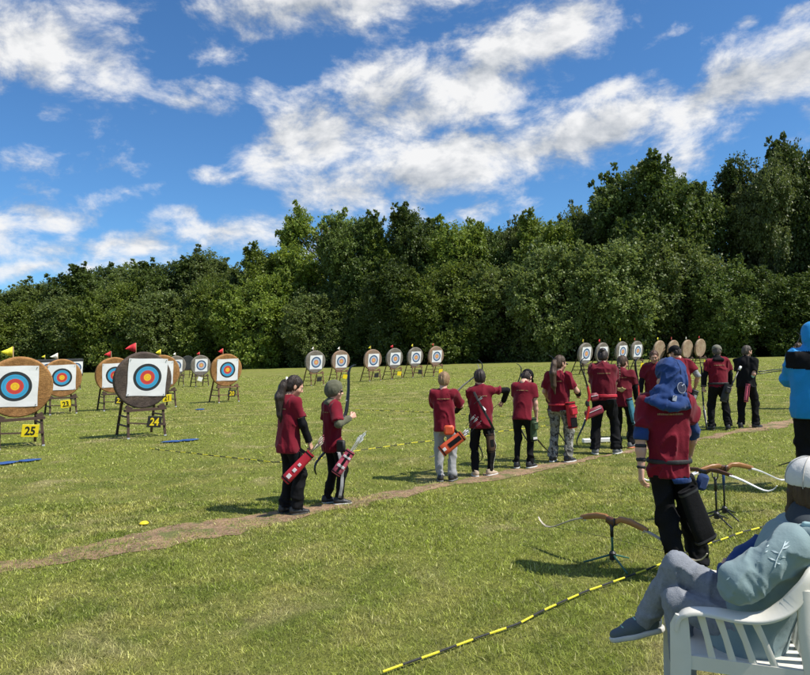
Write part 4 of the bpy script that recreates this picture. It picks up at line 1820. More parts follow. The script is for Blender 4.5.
        if stripe:
            i, m2 = stripe
            mb = MB()
            q = -1 if i == 0 else 1
            pts = []
            for t in np.linspace(.1, .97, 18):
                a = s.hip[i] + (s.knee[i] - s.hip[i]) * min(1, 2 * t) if t < .5 else s.knee[i] + (s.ank[i] - s.knee[i]) * (2 * t - 1)
                for r in np.linspace(.15, .03, 70):
                    p = a + np.array([q * r, -.02, 0]) * S
                    if d.ev(p[None])[0] < .003:
                        break
                pts.append(p + np.array([q * .003, 0, 0]))
            mb.tube(pts, [.026 * S] * len(pts), 6, True, flat=(.12, 1.0), up=(0, 1, 0))
            mb.build('side_stripe', m2, o, True)
        return s

    def shoes(s, upper=SHOE_K, sole=SOLE_W, scale=1.0):
        for i in (0, 1):
            a = s.ank[i]
            shoe_meshes(s.root, (a[0], a[1] - .0, max(0, a[2] - .085 * s.S)), s.feet[i][2], s.S * 1.02 * scale, upper, sole)
        return s

    def armwear(s, i, a, b, mat, rad=.053, name='arm_sleeve', r2=None, fold=.006, seed=9):
        """tube of cloth on arm i from a to b (0..1 upper arm, 1..2 forearm)"""
        S = s.S

        def pt(t):
            return s.sh[i] + (s.elb[i] - s.sh[i]) * t if t <= 1 else s.elb[i] + (s.wri[i] - s.elb[i]) * (t - 1)
        r2 = r2 or max(rad * .84, .0455)
        d = SDF()
        if a < 1 < b:
            rm = rad + (r2 - rad) * (1 - a) / (b - a)
            d.cap(pt(a), pt(1), rad * S, rm * S, k=.02).cap(pt(1), pt(b), rm * S, r2 * S, k=.02)
        else:
            d.cap(pt(a), pt(b), rad * S, r2 * S)
        if fold:
            d.fun(folds(fold * S, (14, 14, 14), seed))
        for e, u in ((pt(a), pt(min(b, a + .1)) - pt(a)), (pt(b), pt(max(a, b - .1)) - pt(b))):
            u = u / np.linalg.norm(u)

            def cut(P, e=e, u=u):
                return np.where(np.linalg.norm(P - e, axis=1) < max(rad, r2) * S * 1.6, -((P - e) @ u), -1)
            d.ops.append(('i', cut, 0))
        return s.add(name, d, mat, vox=min(s.vox, .009))

    def H(s, x, y, z):
        return s.head + s.RH_ @ (np.array([x, y, z]) * s.hs)

    def hair(s, kind, col, length=.0, seed=4):
        m_ = HAIR[col]
        S = s.hs
        d = SDF()
        M = s.RH_
        d.ell(s.H(0, -.018, .034), np.array([.083, .100, .096]) * S, M, k=.02)
        d.ell(s.H(0, -.045, -.03), np.array([.070, .068, .075]) * S, M, k=.04)
        low = {'short': -.055, 'ponytail': -.075, 'bun': -.075, 'braid': -.075, 'woman': -.085, 'long': -.085}[kind]
        # the face stays clear: forehead line and cheeks
        d.ell(s.H(0, .105, -.040), np.array([.078, .070, .098]) * S, M, op='s', k=.02)
        for q in (-1, 1):
            d.ell(s.H(q * .088, .012, -.030), np.array([.022, .036, .042]) * S, M, op='s', k=.012)
        d.half(s.H(0, 0, low), M @ np.array([0, -.45, 1]))
        Minv = M

        def strands(P):
            L = (P - s.head) @ Minv
            a = np.arctan2(L[:, 0], -L[:, 1])
            q = np.stack([a * 9, L[:, 2] * 5, L[:, 1] * 5], 1)
            return (.009 * vnoise(q, seed) + .006 * vnoise(q * np.array([2.7, 2, 2]), seed + 1)) * S / .9
        d.fun(strands)
        o = s.add('hair', d, m_, vox=.0075)
        if kind in ('ponytail', 'braid'):
            L = length or .36
            st = s.H(0, -.105, .012 if kind == 'ponytail' else -.05)
            back = s.RT[:, 1] * -1
            ex = .045 if kind == 'ponytail' else .0
            pts = [st, st + back * .035 * S + np.array([0, 0, .0]), st + back * .062 * S + np.array([0, 0, -.05]) * S,
                   st + back * (.065 + ex) * S + np.array([0, 0, -.18]) * S, st + back * (.060 + ex) * S + np.array([.008, 0, -L * .75]) * S, st + back * (.045 + ex) * S + np.array([.015, 0, -L]) * S]
            rr = [.022, .034, .048, .054, .040, .012] if kind == 'ponytail' else [.02, .022, .024, .022, .019, .010]
            d = SDF()
            for a, b, r1, r2 in zip(pts[:-1], pts[1:], rr[:-1], rr[1:]):
                d.cap(a, b, r1 * S, r2 * S, k=.02)
            if kind == 'ponytail':
                d.fun(lambda P: .007 * vnoise((P - st) * np.array([60, 60, 7]), 3) + .005 * vnoise((P - st) * np.array([25, 25, 5]), 5))
            else:
                d.fun(lambda P: .006 * np.sin((P[:, 2] - st[2]) * 150) + .002 * vnoise(P * 50, 3))
            s.add(kind, d, m_, vox=.0075, parent=o)
            tb = SDF().cap(pts[0] + back * .005, pts[1] - back * .005, .024 * S)
            s.add('hair_tie', tb, BLACK, vox=.007, parent=o)
        if kind == 'bun':
            d = SDF().ell(s.H(0, -.095, .085), np.array([.045, .042, .042]) * S, M)
            d.fun(lambda P: .005 * vnoise(P * 60, 3))
            s.add('bun', d, m_, vox=.0075, parent=o)
            tb = SDF().ell(s.H(0, -.080, .070), np.array([.040, .030, .030]) * S, M)
            s.add('hair_tie', tb, plain('red_tie', (.35, .02, .03), .6), vox=.007, parent=o)
        return s

    def cap_hat(s, mat, brim_yaw=0.0, tilt=0.0, name='cap', brim=True, back=False):
        S = s.hs
        M = s.RH_ @ rot(brim_yaw, tilt)
        c = s.H(0, -.010, .048)
        d = SDF().ell(c, np.array([.096, .114, .097]) * S, M)
        d.half(c + M @ np.array([0, 0, -.024]) * S, M @ np.array([0, .12, 1]))
        d.fun(lambda P: .002 * vnoise(P * 30, 2))
        o = s.add(name, d, mat, vox=.0075)
        if brim:
            b = SDF().ell(c + M @ np.array([0, .105, -.012]) * S, np.array([.072, .085, .010]) * S, M @ rot(0, -10))
            b.half(c + M @ np.array([0, .060, 0]) * S, M @ np.array([0, 1, 0]))
            s.add('brim', b, mat, vox=.006, parent=o)
        bt = SDF().ell(c + M @ np.array([0, 0, .092]) * S, np.array([.009, .009, .006]) * S, M)
        s.add('button', bt, mat, vox=.004, parent=o)
        return o

    def belt(s, mat=STRAP, z=.965, w=.030, grow=.006):
        """webbing belt round the waist, over the shirt"""
        d = s.torso(SDF(), .8)
        for _i in range(0):
            pass
        d2 = SDF()
        d2.lo, d2.hi = s.T(-.24, -.24, z - .06), s.T(.24, .24, z + .06)
        lo = np.minimum(d2.lo, d2.hi)
        d2.hi = np.maximum(d2.lo, d2.hi)
        d2.lo = lo
        d2.ops = list(d.ops) + [('d', lambda P: -grow - .008 * s.S + 0 * P[:, 0], 0)]
        d2.half(s.T(0, 0, z - w / 2), s.RT[:, 2]).half(s.T(0, 0, z + w / 2), -s.RT[:, 2])
        return s.add('belt', d2, mat, vox=.008)

# ------------------------------------------------------------------ bows, quivers, arrows
BOW_K = plain('black_bow', (.014, .014, .016), .35, .1, 30)
BOW_W = plain('white_limb', (.74, .74, .72), .3, .05, 20)
BOW_WOOD = plain('laminated_wood', (.33, .155, .055), .35, .35, 9)
BOW_DW = plain('dark_laminate', (.085, .035, .018), .35, .3, 9)
BOW_PALE = plain('pale_limb', (.42, .37, .28), .4, .2, 12)
BOW_RED = plain('red_riser', (.42, .02, .02), .3, .1, 20)
BOW_GREY = plain('grey_limb', (.30, .28, .26), .35, .15, 20)
STRING = plain('bow_string', (.03, .03, .03), .7, .1, 50)


def unit(v):
    v = np.asarray(v, float)
    return v / np.linalg.norm(v)


def bow(center, up, belly, L, limb, riser, label, strung=True, limb_w=.058, name='recurve_bow', sight=False, grip=BOW_K):
    """recurve bow with its grip at center; up runs along the bow, belly points to the string"""
    c = np.asarray(center, float)
    u = unit(up)
    b = np.asarray(belly, float)
    b = unit(b - u * (b @ u))
    w = np.cross(u, b)
    k = L / 1.56
    root = empty(name, c)
    P = lambda s_, q: (u * s_ + b * q) * k
    pr = [(-.31, .030), (-.24, .010), (-.15, -.012), (-.07, -.016), (-.03, .006), (.0, .016), (.035, .004), (.07, -.018), (.15, -.014), (.24, .010), (.31, .030)]
    rr = [.019, .024, .026, .024, .022, .025, .023, .023, .026, .024, .019]
    mb = MB().tube([P(*q) for q in pr], [r * k for r in rr], 10, True, flat=(.62, 1.0), up=b)
    ro = mb.build('riser', riser, root, True, 60)
    gr = MB().tube([P(-.055, .0), P(-.02, .012), (P(.0, .018)), P(.03, .008)], [.026 * k, .030 * k, .031 * k, .026 * k], 10, True, flat=(.7, 1.1), up=b)
    gr.build('grip', grip, ro, True, 60)
    lp = [(.285, .030), (.34, .046), (.42, .075), (.50, .112), (.58, .150), (.64, .172), (.69, .176), (.735, .158), (.765, .128), (.78, .105)]
    n = len(lp)
    for sg in (1, -1):
        pts = [P(sg * a, q) for (a, q) in lp]
        mb = MB().tube(pts, [limb_w * k * (1 - .58 * i / (n - 1)) / 2 for i in range(n)], 8, True, flat=(1.0, .40), up=b)
        mb.build('limb', limb, root, True, 60)
        MB().tube([P(sg * .275, .014), P(sg * .275, .052)], .010 * k, 8).build('limb_bolt', METAL_TIP, ro)
    if strung:
        MB().tube([P(-.72, .166), P(0, .150), P(.72, .166)], .0016, 5).build('string', STRING, root)
    if sight:
        MB().bar(P(.12, -.02), P(.12, -.02) - b * .16 * k + w * .01, .008).build('sight_bar', BOW_K, ro)
    tag(root, label, 'bow', 'recurve bows')
    return root


VANES = {k: plain('vane_' + k, c, .5, .05, 30) for k, c in {'white': (.78, .78, .76), 'pink': (.75, .18, .25), 'cream': (.70, .60, .48), 'yellow': (.8, .65, .05)}.items()}
SHAFT = plain('arrow_shaft', (.25, .25, .26), .35, .1, 40, metal=.3)
SHAFT_D = plain('dark_arrow_shaft', (.02, .02, .022), .35, .1, 40)
SHAFT_O = plain('olive_arrow_shaft', (.13, .12, .07), .5, .1, 40)


def arrow(a, b, vane, label, group, shaft=SHAFT, r=.0036, nock='white'):
    """arrow with its nock at b"""
    a, b = np.asarray(a, float), np.asarray(b, float)
    root = empty('arrow', a)
    d = b - a
    u = unit(d)
    MB().tube([(0, 0, 0), d * .985], r, 6).build('shaft', shaft, root)
    MB().tube([d * .982, d], [r * 1.2, r * .8], 6).build('nock', VANES[nock], root)
    s1 = unit(np.cross(u, (.3, .2, 1)))
    s2 = np.cross(u, s1)
    L = np.linalg.norm(d)
    for k in range(3):
        q = s1 * math.cos(k * 2.09) + s2 * math.sin(k * 2.09)
        t = np.cross(u, q) * .0012
        p0, p1 = u * (L - .095), u * (L - .025)
        vs = [p0 + q * r, p1 + q * r, p1 + q * .017, p0 * .3 + p1 * .7 + q * .017]
        vs = [v + t for v in vs] + [v - t for v in vs]
        MB().add(vs, [(0, 1, 2, 3), (7, 6, 5, 4), (0, 4, 5, 1), (1, 5, 6, 2), (2, 6, 7, 3), (3, 7, 4, 0)]).build('vane', VANES[vane], root)
    tag(root, label, 'arrow', group)
    return root


def quiver(bottom, top, face, w0, w1, th, mat, trim, label, pocket=None, stripes=(), dark=None, name='hip_quiver', strap_to=None):
    """hip quiver: flat tapering tube from bottom to top, face is the direction its outer side looks"""
    bt, tp = np.asarray(bottom, float), np.asarray(top, float)
    root = empty(name, bt)
    u = unit(tp - bt)
    L = np.linalg.norm(tp - bt)
    f = np.asarray(face, float)
    f = unit(f - u * (f @ u))
    s = np.cross(u, f)
    n = 12

    def ring(t, w, h):
        out = []
        for k in range(n):
            a = 2 * math.pi * (k + .5) / n
            ca, sa = math.cos(a), math.sin(a)
            ca, sa = [math.copysign(abs(q) ** .6, q) for q in (ca, sa)]
            out.append(u * t * L + s * ca * w / 2 + f * sa * h / 2)
        return out
    vs, fs = [], []
    lev = [(0, .82, .80), (.02, .96, .95), (.3, 1, 1), (.6, 1, 1.02), (.97, 1, 1), (1, 1.03, 1.06), (1, .86, .80), (.7, .82, .7)]
    for (t, kw, kh) in lev:
        vs += ring(t, (w0 + (w1 - w0) * t) * kw, th * kh)
    for i in range(len(lev) - 1):
        for k in range(n):
            j = (k + 1) % n
            fs.append((i * n + k, i * n + j, i * n + n + j, i * n + n + k))
    fs.append(tuple(range(n - 1, -1, -1)))
    fs.append(tuple(range(len(lev) * n - n, len(lev) * n)))
    MB().add(vs, fs).build('tube', mat, root, True, 50)
    Mf = Matrix((s.tolist(), u.tolist(), f.tolist())).transposed()
    wm = (w0 + w1) / 2
    for (t0, t1, m2, ww) in stripes:
        MB().box(u * L * (t0 + t1) / 2 + f * (th / 2 + .002), (wm * ww, L * (t1 - t0), .006), Mf, .002).build('panel', m2, root)
    if pocket:
        MB().box(u * L * .68 + f * (th / 2 + .022), (wm * .78, L * .34, .045), Mf, .014).build('pocket', pocket, root, True, 40)
        MB().tube([u * L * .80 + f * (th / 2 + .047) - s * wm * .33, u * L * .80 + f * (th / 2 + .047) + s * wm * .33], .004, 6).build('zip', trim, root)
    for t in (.06, .94):
        w = w0 + (w1 - w0) * t
        v2 = ring(t - .02, w * 1.05, th * 1.06) + ring(t + .02, w * 1.05, th * 1.06)
        MB().add(v2, [(k, (k + 1) % n, n + (k + 1) % n, n + k) for k in range(n)] + [tuple(range(n - 1, -1, -1)), tuple(range(n, 2 * n))]).build('binding', trim, root, True, 50)
    if strap_to is not None:
        st = np.asarray(strap_to, float) - bt
        MB().tube([u * L * .95, u * L * .95 * .5 + st * .5 + np.array([0, 0, -.01]), st], [.018] * 3, 8, True, flat=(1, .25), up=f).build('belt_loop', trim, root)
    tag(root, label, 'quiver', 'hip quivers worn by the archers')
    return root


def quiver_arrows(bottom, top, n, ext, vane, label, group, seed, spread=.018, shaft=SHAFT, nock='white'):
    bt, tp = np.asarray(bottom, float), np.asarray(top, float)
    u = unit(tp - bt)
    r = np.random.default_rng(seed)
    for i in range(n):
        o0 = r.normal(0, spread * .35, 3)
        o1 = r.normal(0, spread, 3)
        e = ext * (1 + .12 * r.normal())
        arrow(bt + u * .06 + o0, tp + u * e + o1, vane, label, group, shaft, nock=nock)

# ------------------------------------------------------------------ the archers
Q_RED = plain('red_quiver', (.46, .012, .028), .55, .2, 14, .2, 40)
Q_PINK = plain('pink_quiver', (.62, .10, .16), .55, .2, 14, .2, 40)
Q_ORANGE = plain('orange_quiver', (.62, .085, .025), .55, .15, 14, .2, 40)
Q_BLK = plain('black_quiver', (.014, .014, .016), .6, .2, 14, .2, 40)
Q_CAMO = CAMO
Q_GREEN = plain('green_quiver', (.05, .085, .035), .7, .5, 24, .2, 40)
Q_TEAL = plain('teal_quiver', (.035, .16, .22), .6, .6, 22, .2, 40)
Q_BROWN = plain('brown_leather', (.075, .035, .022), .5, .3, 20, .2, 40)
WHITE_TRIM = plain('white_trim', (.65, .62, .62), .6, .1, 20)
GROUP_A = 'archers along the shooting line'


def hgt(px, top, Y, base):
    return at(px, top, Y)[2] - base[2]


def W(px, py, Y):
    return at(px, py, Y)


# 1 girl with the long ponytail
b = gp(290, 514)
Y = b[1]
p = Person('girl with long dark ponytail in maroon T-shirt holding a red quiver', b, 1.44, 48, hs=1.06, headrot=(22, -24, 0), lean=(3, 0, 0),
           feet=((-.09, -.02, -6), (.10, .03, 14)), RH=W(311, 447, Y - .02), rpole=(.7, -.7, 0), LH=W(293, 440, Y + .28), rcurl=.9, lcurl=1.0,
           rpalm=(-.6, -.2, -.5), skin='light', group=GROUP_A)
p.body(True).shirt(MAROON, hem=.77, loose=1.0, flare=1.06, seed=1, sleeve=.72).trousers(BLACK, loose=1.16, flare=1.15, seed=2).shoes(SHOE_K, SOLE_K)
p.hair('ponytail', 'dark', .52)
p.armwear(1, .70, 1.96, BLACK)
p.armwear(0, .70, 1.96, BLACK)
qb, qt = W(284.5, 481, Y - .20), W(311, 453, Y - .16)
quiver(qb, qt, (.25, -1, .35), .115, .095, .055, Q_RED, BLACK, 'red hip quiver with white pattern at the ponytailed girl\'s side', None,
       [(.12, .24, WHITE_TRIM, .40), (.34, .44, WHITE_TRIM, .34), (.54, .62, WHITE_TRIM, .30)], strap_to=W(300, 449, Y - .08))
quiver_arrows(qb, qt, 5, .20, 'cream', 'arrow in the red quiver of the ponytailed girl', 'arrows of the ponytailed girl', 3, .022, SHAFT_O, 'pink')
bow(W(292, 441, Y + .32), W(284, 369, Y + .30) - W(292, 441, Y + .32), (.35, -.9, 0), 1.42, BOW_W, BOW_K, 'bow with white limbs held in front of the ponytailed girl')

# 2 boy in the olive beanie
b = gp(334, 504)
Y = b[1]
p = Person('boy in olive knitted hat and maroon T-shirt over olive sleeves', b, 1.335, 62, hs=1.10, headrot=(18, -6, 0), lean=(1, 0, 0),
           feet=((-.10, -.06, 0), (.09, .05, 18)), RH=W(351, 417, Y - .10), rpole=(.5, -.5, -.7), LH=W(343, 420, Y + .22), rcurl=.8, lcurl=1.1, group=GROUP_A)
p.body(True).shirt(MAROON, hem=.75, loose=1.05, flare=1.05, seed=11, sleeve=.85, sr=1.12).trousers(BLACK, loose=1.05, seed=12, stripe=(1, GREYJ)).shoes(SHOE_K, SOLE_W)
for i in (0, 1):
    p.armwear(i, .78, 1.93, OLIVE, .056, r2=.044, fold=.012)
S = p.hs
d = SDF().ell(p.H(0, -.012, .045), np.array([.096, .112, .104]) * S, p.RH_).ell(p.H(0, -.045, -.01), np.array([.088, .085, .085]) * S, p.RH_, k=.05)
d.ell(p.H(0, .125, -.07), np.array([.082, .095, .105]) * S, p.RH_, op='s', k=.02)
d.half(p.H(0, 0, -.085), p.RH_ @ np.array([0, -.2, 1])).fun(lambda P: .0025 * np.sin(((P - p.head) @ p.RH_)[:, 0] * 330) + .004 * vnoise(P * 25, 3))
hat = p.add('knitted_hat', d, OLIVE, vox=.007)
g_ = SDF().cap(p.H(-.06, .092, .005), p.H(.06, .092, .005), .012 * S, n=p.RH_[:, 1], sq=1.6)
for q in (-1, 1):
    g_.cap(p.H(q * .06, .092, .005), p.H(q * .085, .0, .005), .006 * S)
p.add('sunglasses', g_, BOW_K, vox=.006)
hood = SDF().cap(p.T(-.06, -.07, 1.45), p.T(.06, -.07, 1.45), .035 * p.S).cap(p.T(0, -.02, 1.47), p.T(0, .02, 1.47), .072 * p.S, k=.03)
p.add('hood_collar', hood, OLIVE)
qb, qt = W(335.5, 474, Y - .22), W(351, 451, Y - .20)
quiver(qb, qt, (.2, -1, .2), .12, .10, .055, Q_PINK, BLACK, 'pink and black hip quiver of the boy in the olive hat', None,
       [(.10, .9, BLACK, .26), (.30, .40, WHITE_TRIM, .80), (.70, .78, WHITE_TRIM, .8)], strap_to=W(340, 448, Y - .14))
quiver_arrows(qb, qt, 5, .24, 'white', 'pale arrow in the pink quiver of the boy in the olive hat', 'arrows of the boy in the olive hat', 5, .022, plain('pale_shaft', (.6, .6, .6), .4), 'white')
o = MB().box((0, 0, 0), (.10, .05, .13), None, .015).build('belt_pouch', Q_BLK, None, True, 40)
o.location = W(341, 446, Y - .17)
o.rotation_euler.z = -.4
tag(o, 'black belt pouch on the hip of the boy in the olive hat', 'pouch')
bow(W(342, 421, Y + .27), W(360, 370, Y + .50) - W(342, 421, Y + .27), (-.65, -.7, 0), 1.36, BOW_K, BOW_K, 'black bow slanting right held by the boy in the olive hat')

# 3 blond boy
b = gp(446, 481)
Y = b[1]
p = Person('blond boy in maroon T-shirt and light grey joggers', b, 1.375, 4, hs=1.09, headrot=(6, -12, 4), lean=(2, 0, 0),
           feet=((-.09, -.02, -10), (.10, .0, 24)), RH=W(455, 412, Y + .28), LH=W(439, 416, Y + .30), rpole=(.9, -.3, -.3), lpole=(-.9, -.3, -.3), rcurl=1.0, lcurl=1.0, group=GROUP_A)
p.body().shirt(MAROON, hem=.80, loose=1.05, seed=21, sleeve=.9, sr=1.12).trousers(GREYJ, loose=1.12, flare=.92, seed=22).shoes(SHOE_K, SHOE_G)
p.hair('short', 'blond')
p.armwear(1, 1.05, 1.9, BLACK)
qb, qt = W(441, 452, Y - .20), W(463, 435, Y - .18)
quiver(qb, qt, (.15, -1, .25), .15, .13, .06, Q_ORANGE, BLACK, 'orange hip quiver slung behind the blond boy', None, [(.35, .88, BLACK, .42), (.1, .22, WHITE_TRIM, .3)], strap_to=W(452, 428, Y - .10))
quiver_arrows(qb, qt, 3, .08, 'white', 'arrow in the orange quiver of the blond boy', 'arrows of the blond boy', 6, .02, SHAFT_D, 'white')
o = MB().box((0, 0, 0), (.13, .06, .12), None, .02).build('belt_pouch', Q_ORANGE, None, True, 40)
o.location = W(449, 430, Y - .16)
tag(o, 'orange belt pouch at the back of the blond boy', 'pouch')
bow(W(447, 407, Y + .36), W(469, 365, Y + .40) - W(447, 407, Y + .36), (.55, -.2, -.6), 1.40, BOW_GREY, BOW_WOOD, 'bow with pale limbs held slanting across the blond boy')

# 4 boy drawing
b = gp(483, 476)
Y = b[1]
p = Person('dark haired boy in maroon T-shirt and black sleeves nocking an arrow', b, 1.385, 8, hs=1.09, headrot=(-14, -10, 0), lean=(1, 0, 0), bulk=1.03,
           feet=((-.12, -.04, -20), (.12, .04, 40)), RH=W(503, 402, Y + .16), rpole=(1.0, -.1, .55), LH=W(474, 410, Y + .34), lpole=(-.8, -.2, -.5), rcurl=.9, lcurl=1.1, skin='light', group=GROUP_A)
p.body().shirt(MAROON, hem=.79, loose=1.06, seed=31, sleeve=.62).trousers(BLACK, loose=1.02, seed=32, stripe=(1, WHITE_C)).shoes(SHOE_T, SOLE_W)
p.hair('short', 'dark')
for i in (0, 1):
    p.armwear(i, .55, 1.95, BLACK)
bw = bow(W(471, 411, Y + .38), (.03, .0, 1), (.95, -.2, 0), 1.42, BOW_K, BOW_K, 'black bow with upright limbs left of the boy nocking an arrow')
arrow(W(470, 424, Y + .42), W(503, 401, Y + .22), 'white', 'single arrow laid on the string by the boy in black sleeves', None, SHAFT_D)
qb, qt = W(492, 452, Y - .10), W(490, 434, Y - .10)
quiver(qb, qt, (.5, -1, 0), .10, .11, .06, Q_BROWN, BLACK, 'small dark brown pouch quiver on the right hip of the drawing boy', None, [(.3, .7, BLACK, .5)], strap_to=W(488, 430, Y - .08))
qb, qt = W(471, 432, Y - .19), W(477, 424, Y - .19)
for k, (a, c) in enumerate((((468, 429), (478, 417)), ((471, 432), (481, 421)), ((466, 426), (475, 415)), ((474, 404), (483, 396)), ((481, 404), (486, 412)))):
    arrow(W(a[0], a[1], Y - .17), W(c[0], c[1], Y - .22), 'white' if k != 1 else 'pink', 'arrow with white vanes tucked behind the back of the drawing boy', 'arrows behind the drawing boy', SHAFT_D)
st = MB().tube([W(474, 392, Y - .13), W(480, 404, Y - .20), W(489, 420, Y - .21), W(494, 430, Y - .15)], [.016] * 4, 8, True, flat=(1, .3), up=(0, -1, 0))
o = st.build('shoulder_strap', STRAP)
tag(o, 'dark strap running across the back of the drawing boy', 'strap')

# 5 boy looking down
b = gp(524, 468)
Y = b[1]
p = Person('boy with black cap bowing his head, maroon T-shirt and tight black trousers', b, 1.40, 24, hs=1.07, headrot=(14, -48, 0), lean=(13, 2, 0),
           feet=((-.11, -.05, -5), (.10, .03, 25)), RH=W(537, 424, Y + .05), rpole=(.6, -.8, 0), LH=W(520, 412, Y + .30), rcurl=.5, lcurl=1.0, group=GROUP_A)
p.body().shirt(MAROON, hem=.82, loose=1.02, seed=41, sleeve=.66, fold=.013).trousers(BLACK, loose=.93, seed=42).shoes(SHOE_K, SOLE_W)
p.hair('short', 'dark')
p.cap_hat(BLACK, 0, 0)
p.armwear(0, 1.05, 1.8, BLACK)
bow(W(516, 410, Y + .34), W(511, 370, Y + .38) - W(516, 410, Y + .34), (.9, -.3, 0), 1.34, BOW_K, BOW_K, 'black bow left of the boy bowing his head')
qb, qt = W(534, 441, Y - .05), W(533, 418, Y - .06)
quiver(qb, qt, (.5, -1, 0), .10, .10, .06, Q_GREEN, BLACK, 'green patterned quiver on the hip of the boy bowing his head', Q_GREEN, [(.08, .18, WHITE_TRIM, .7)])
MBt = MB().tube([W(538, 440, Y + .1), W(543, 446, Y + .25), W(550, 453, Y + .30)], [.012, .010, .006], 8, True, flat=(1, .4), up=(0, -1, 0))
o = MBt.build('spare_limb', BOW_K)
tag(o, 'dark bow limb tip reaching down between the bowed boy and camouflage trousers', 'bow limb')

# 6 girl in camouflage trousers
b = gp(561, 462)
Y = b[1]
p = Person('girl with long brown ponytail, maroon T-shirt and camouflage trousers', b, 1.54, 34, hs=1.04, headrot=(26, -10, 0), lean=(1, 0, 0),
           feet=((-.13, -.03, -5), (.12, .02, 20)), RH=W(579, 395, Y + .10), rpole=(.6, -.6, -.6), LH=W(551, 402, Y + .28), rcurl=1.0, lcurl=1.0, skin='light', group=GROUP_A)
p.body(True).shirt(MAROON, hem=.83, loose=1.02, seed=51, sleeve=.78, flare=.98).trousers(CAMO, loose=1.12, flare=1.10, seed=52).shoes(SHOE_K, SOLE_W)
p.hair('ponytail', 'brown', .50)
p.armwear(1, 1.0, 1.85, BLACK)
g_ = SDF().cap(p.H(-.06, .098, .005), p.H(.06, .098, .005), .010 * p.hs, n=p.RH_[:, 1], sq=2)
for q in (-1, 1):
    g_.cap(p.H(q * .06, .098, .005), p.H(q * .083, .0, .005), .004 * p.hs)
p.add('spectacles', g_, BOW_K, vox=.005)
p.belt(Q_RED, .94)
qb, qt = W(573, 428, Y - .16), W(570, 402, Y - .16)
quiver(qb, qt, (.5, -1, 0), .15, .15, .08, Q_RED, BLACK, 'red and black quiver bag on the hip of the girl in camouflage trousers', Q_RED, [(.05, .40, BLACK, .75)])
bow(W(549, 405, Y + .32), W(543, 364, Y + .36) - W(549, 405, Y + .32), (.9, -.2, 0), 1.50, BOW_K, BOW_DW, 'dark bow left of the girl in camouflage trousers')
bow(W(588, 403, Y + .30), W(579, 371, Y + .30) - W(588, 403, Y + .30) + np.array([.16, 0, 0]), (-.95, -.2, 0), 1.36, BOW_K, BOW_RED, 'bow with red riser right of the girl in camouflage trousers')

# 7 tall archer, dark hair tied up
b = gp(606, 454)
Y = b[1]
p = Person('tall archer with dark hair tied up, maroon T-shirt and wide black trousers', b, 1.63, 12, hs=.98, headrot=(10, -22, 0), lean=(3, 0, 0), bulk=1.12,
           feet=((-.17, -.03, -8), (.17, .02, 30)), RH=W(612, 396, Y + .26), LH=W(598, 398, Y + .28), rpole=(.9, -.3, -.5), lpole=(-.9, -.3, -.5), skin='light', group=GROUP_A)
p.body().shirt(MAROON2, hem=.88, loose=1.04, seed=61, sleeve=.85, flare=.95).trousers(BLACK, loose=1.10, flare=1.30, seed=62).shoes(SHOE_G, SOLE_W)
p.hair('bun', 'dark')
p.belt(Q_RED, .955, .05)
for (px, py, w, h, rz, lb) in ((594, 397, .14, .12, .15, 'round dark red belt pouch on the back of the tall archer'), (594, 412, .30, .13, .35, 'long dark red quiver pouch hanging askew behind the tall archer')):
    o = MB().box((0, 0, 0), (w, .07, h), None, .025).build('belt_pouch', plain('wine_pouch', (.20, .012, .03), .6, .15, 20), None, True, 40)
    o.location = W(px, py, Y - .19)
    o.rotation_euler = (0, -rz, .1)
    MB().tube([(-w * .4, -.038, h * .18), (w * .4, -.038, h * .18)], .005, 6).build('zip', WHITE_TRIM, o)
    tag(o, lb, 'pouch')

# 8 girl with the braid
b = gp(624, 448)
Y = b[1]
p = Person('girl with brown braid in maroon T-shirt reaching down to a bow', b, 1.50, 26, hs=1.03, headrot=(24, -12, 0), lean=(3, 0, 0), bulk=1.04,
           feet=((-.10, -.03, -5), (.13, .03, 30)), RH=W(637, 402, Y + .06), rpole=(.7, -.7, 0), LH=W(622, 400, Y + .3), rcurl=1.0, skin='light', group=GROUP_A)
p.body(True).shirt(MAROON2, hem=.78, loose=1.05, seed=71, sleeve=.80).trousers(BLACK, loose=1.02, seed=72).shoes(SHOE_G, plain('orange_sole', (.65, .20, .10), .6))
p.hair('braid', 'brown', .30)
p.armwear(1, .75, 1.96, BLACK)
pr = SDF().ell(p.T(.01, -.155, 1.10), np.array([.075, .012, .045]) * p.S)
pr.fun(lambda P: .01 * vnoise(P * 40, 3))
p.add('floral_print', pr, plain('floral_patch', (.42, .33, .13), .7, .9, 60), vox=.006, parent=p.shirt_o)
bow(W(637, 400, Y + .12), W(641, 363, Y + .16) - W(637, 400, Y + .12), (-.7, -.5, 0), 1.38, BOW_K, BOW_RED, 'black limbed bow with red riser right of the girl with the braid')
qb, qt = W(635, 424, Y - .12), W(629, 398, Y - .12)
quiver(qb, qt, (.6, -1, 0), .11, .11, .06, Q_TEAL, BLACK, 'teal patterned quiver on the hip of the girl with the braid', None, [(.04, .2, plain('pale_blue', (.35, .55, .65), .6), .8)])

# 9 woman facing the camera
Y = 12.3
b = W(657, 440, Y)
b[2] = 0
p = Person('dark haired woman in maroon T-shirt facing the camera behind the blue hood', b, 1.57, 205, hs=1.0, headrot=(-8, -14, 0), lean=(3, 0, 0), bulk=1.10,
           RH=W(639, 403, Y - .05), rpole=(.6, -.6, 0), skin='tan', group='people standing behind the shooting line')
p.body(True).shirt(MAROON2, hem=.83, seed=81, sleeve=.80, prnt=False).trousers(BLACK, seed=82).shoes()
p.hair('woman', 'auburn')
p.armwear(1, .72, 1.95, BLACK)

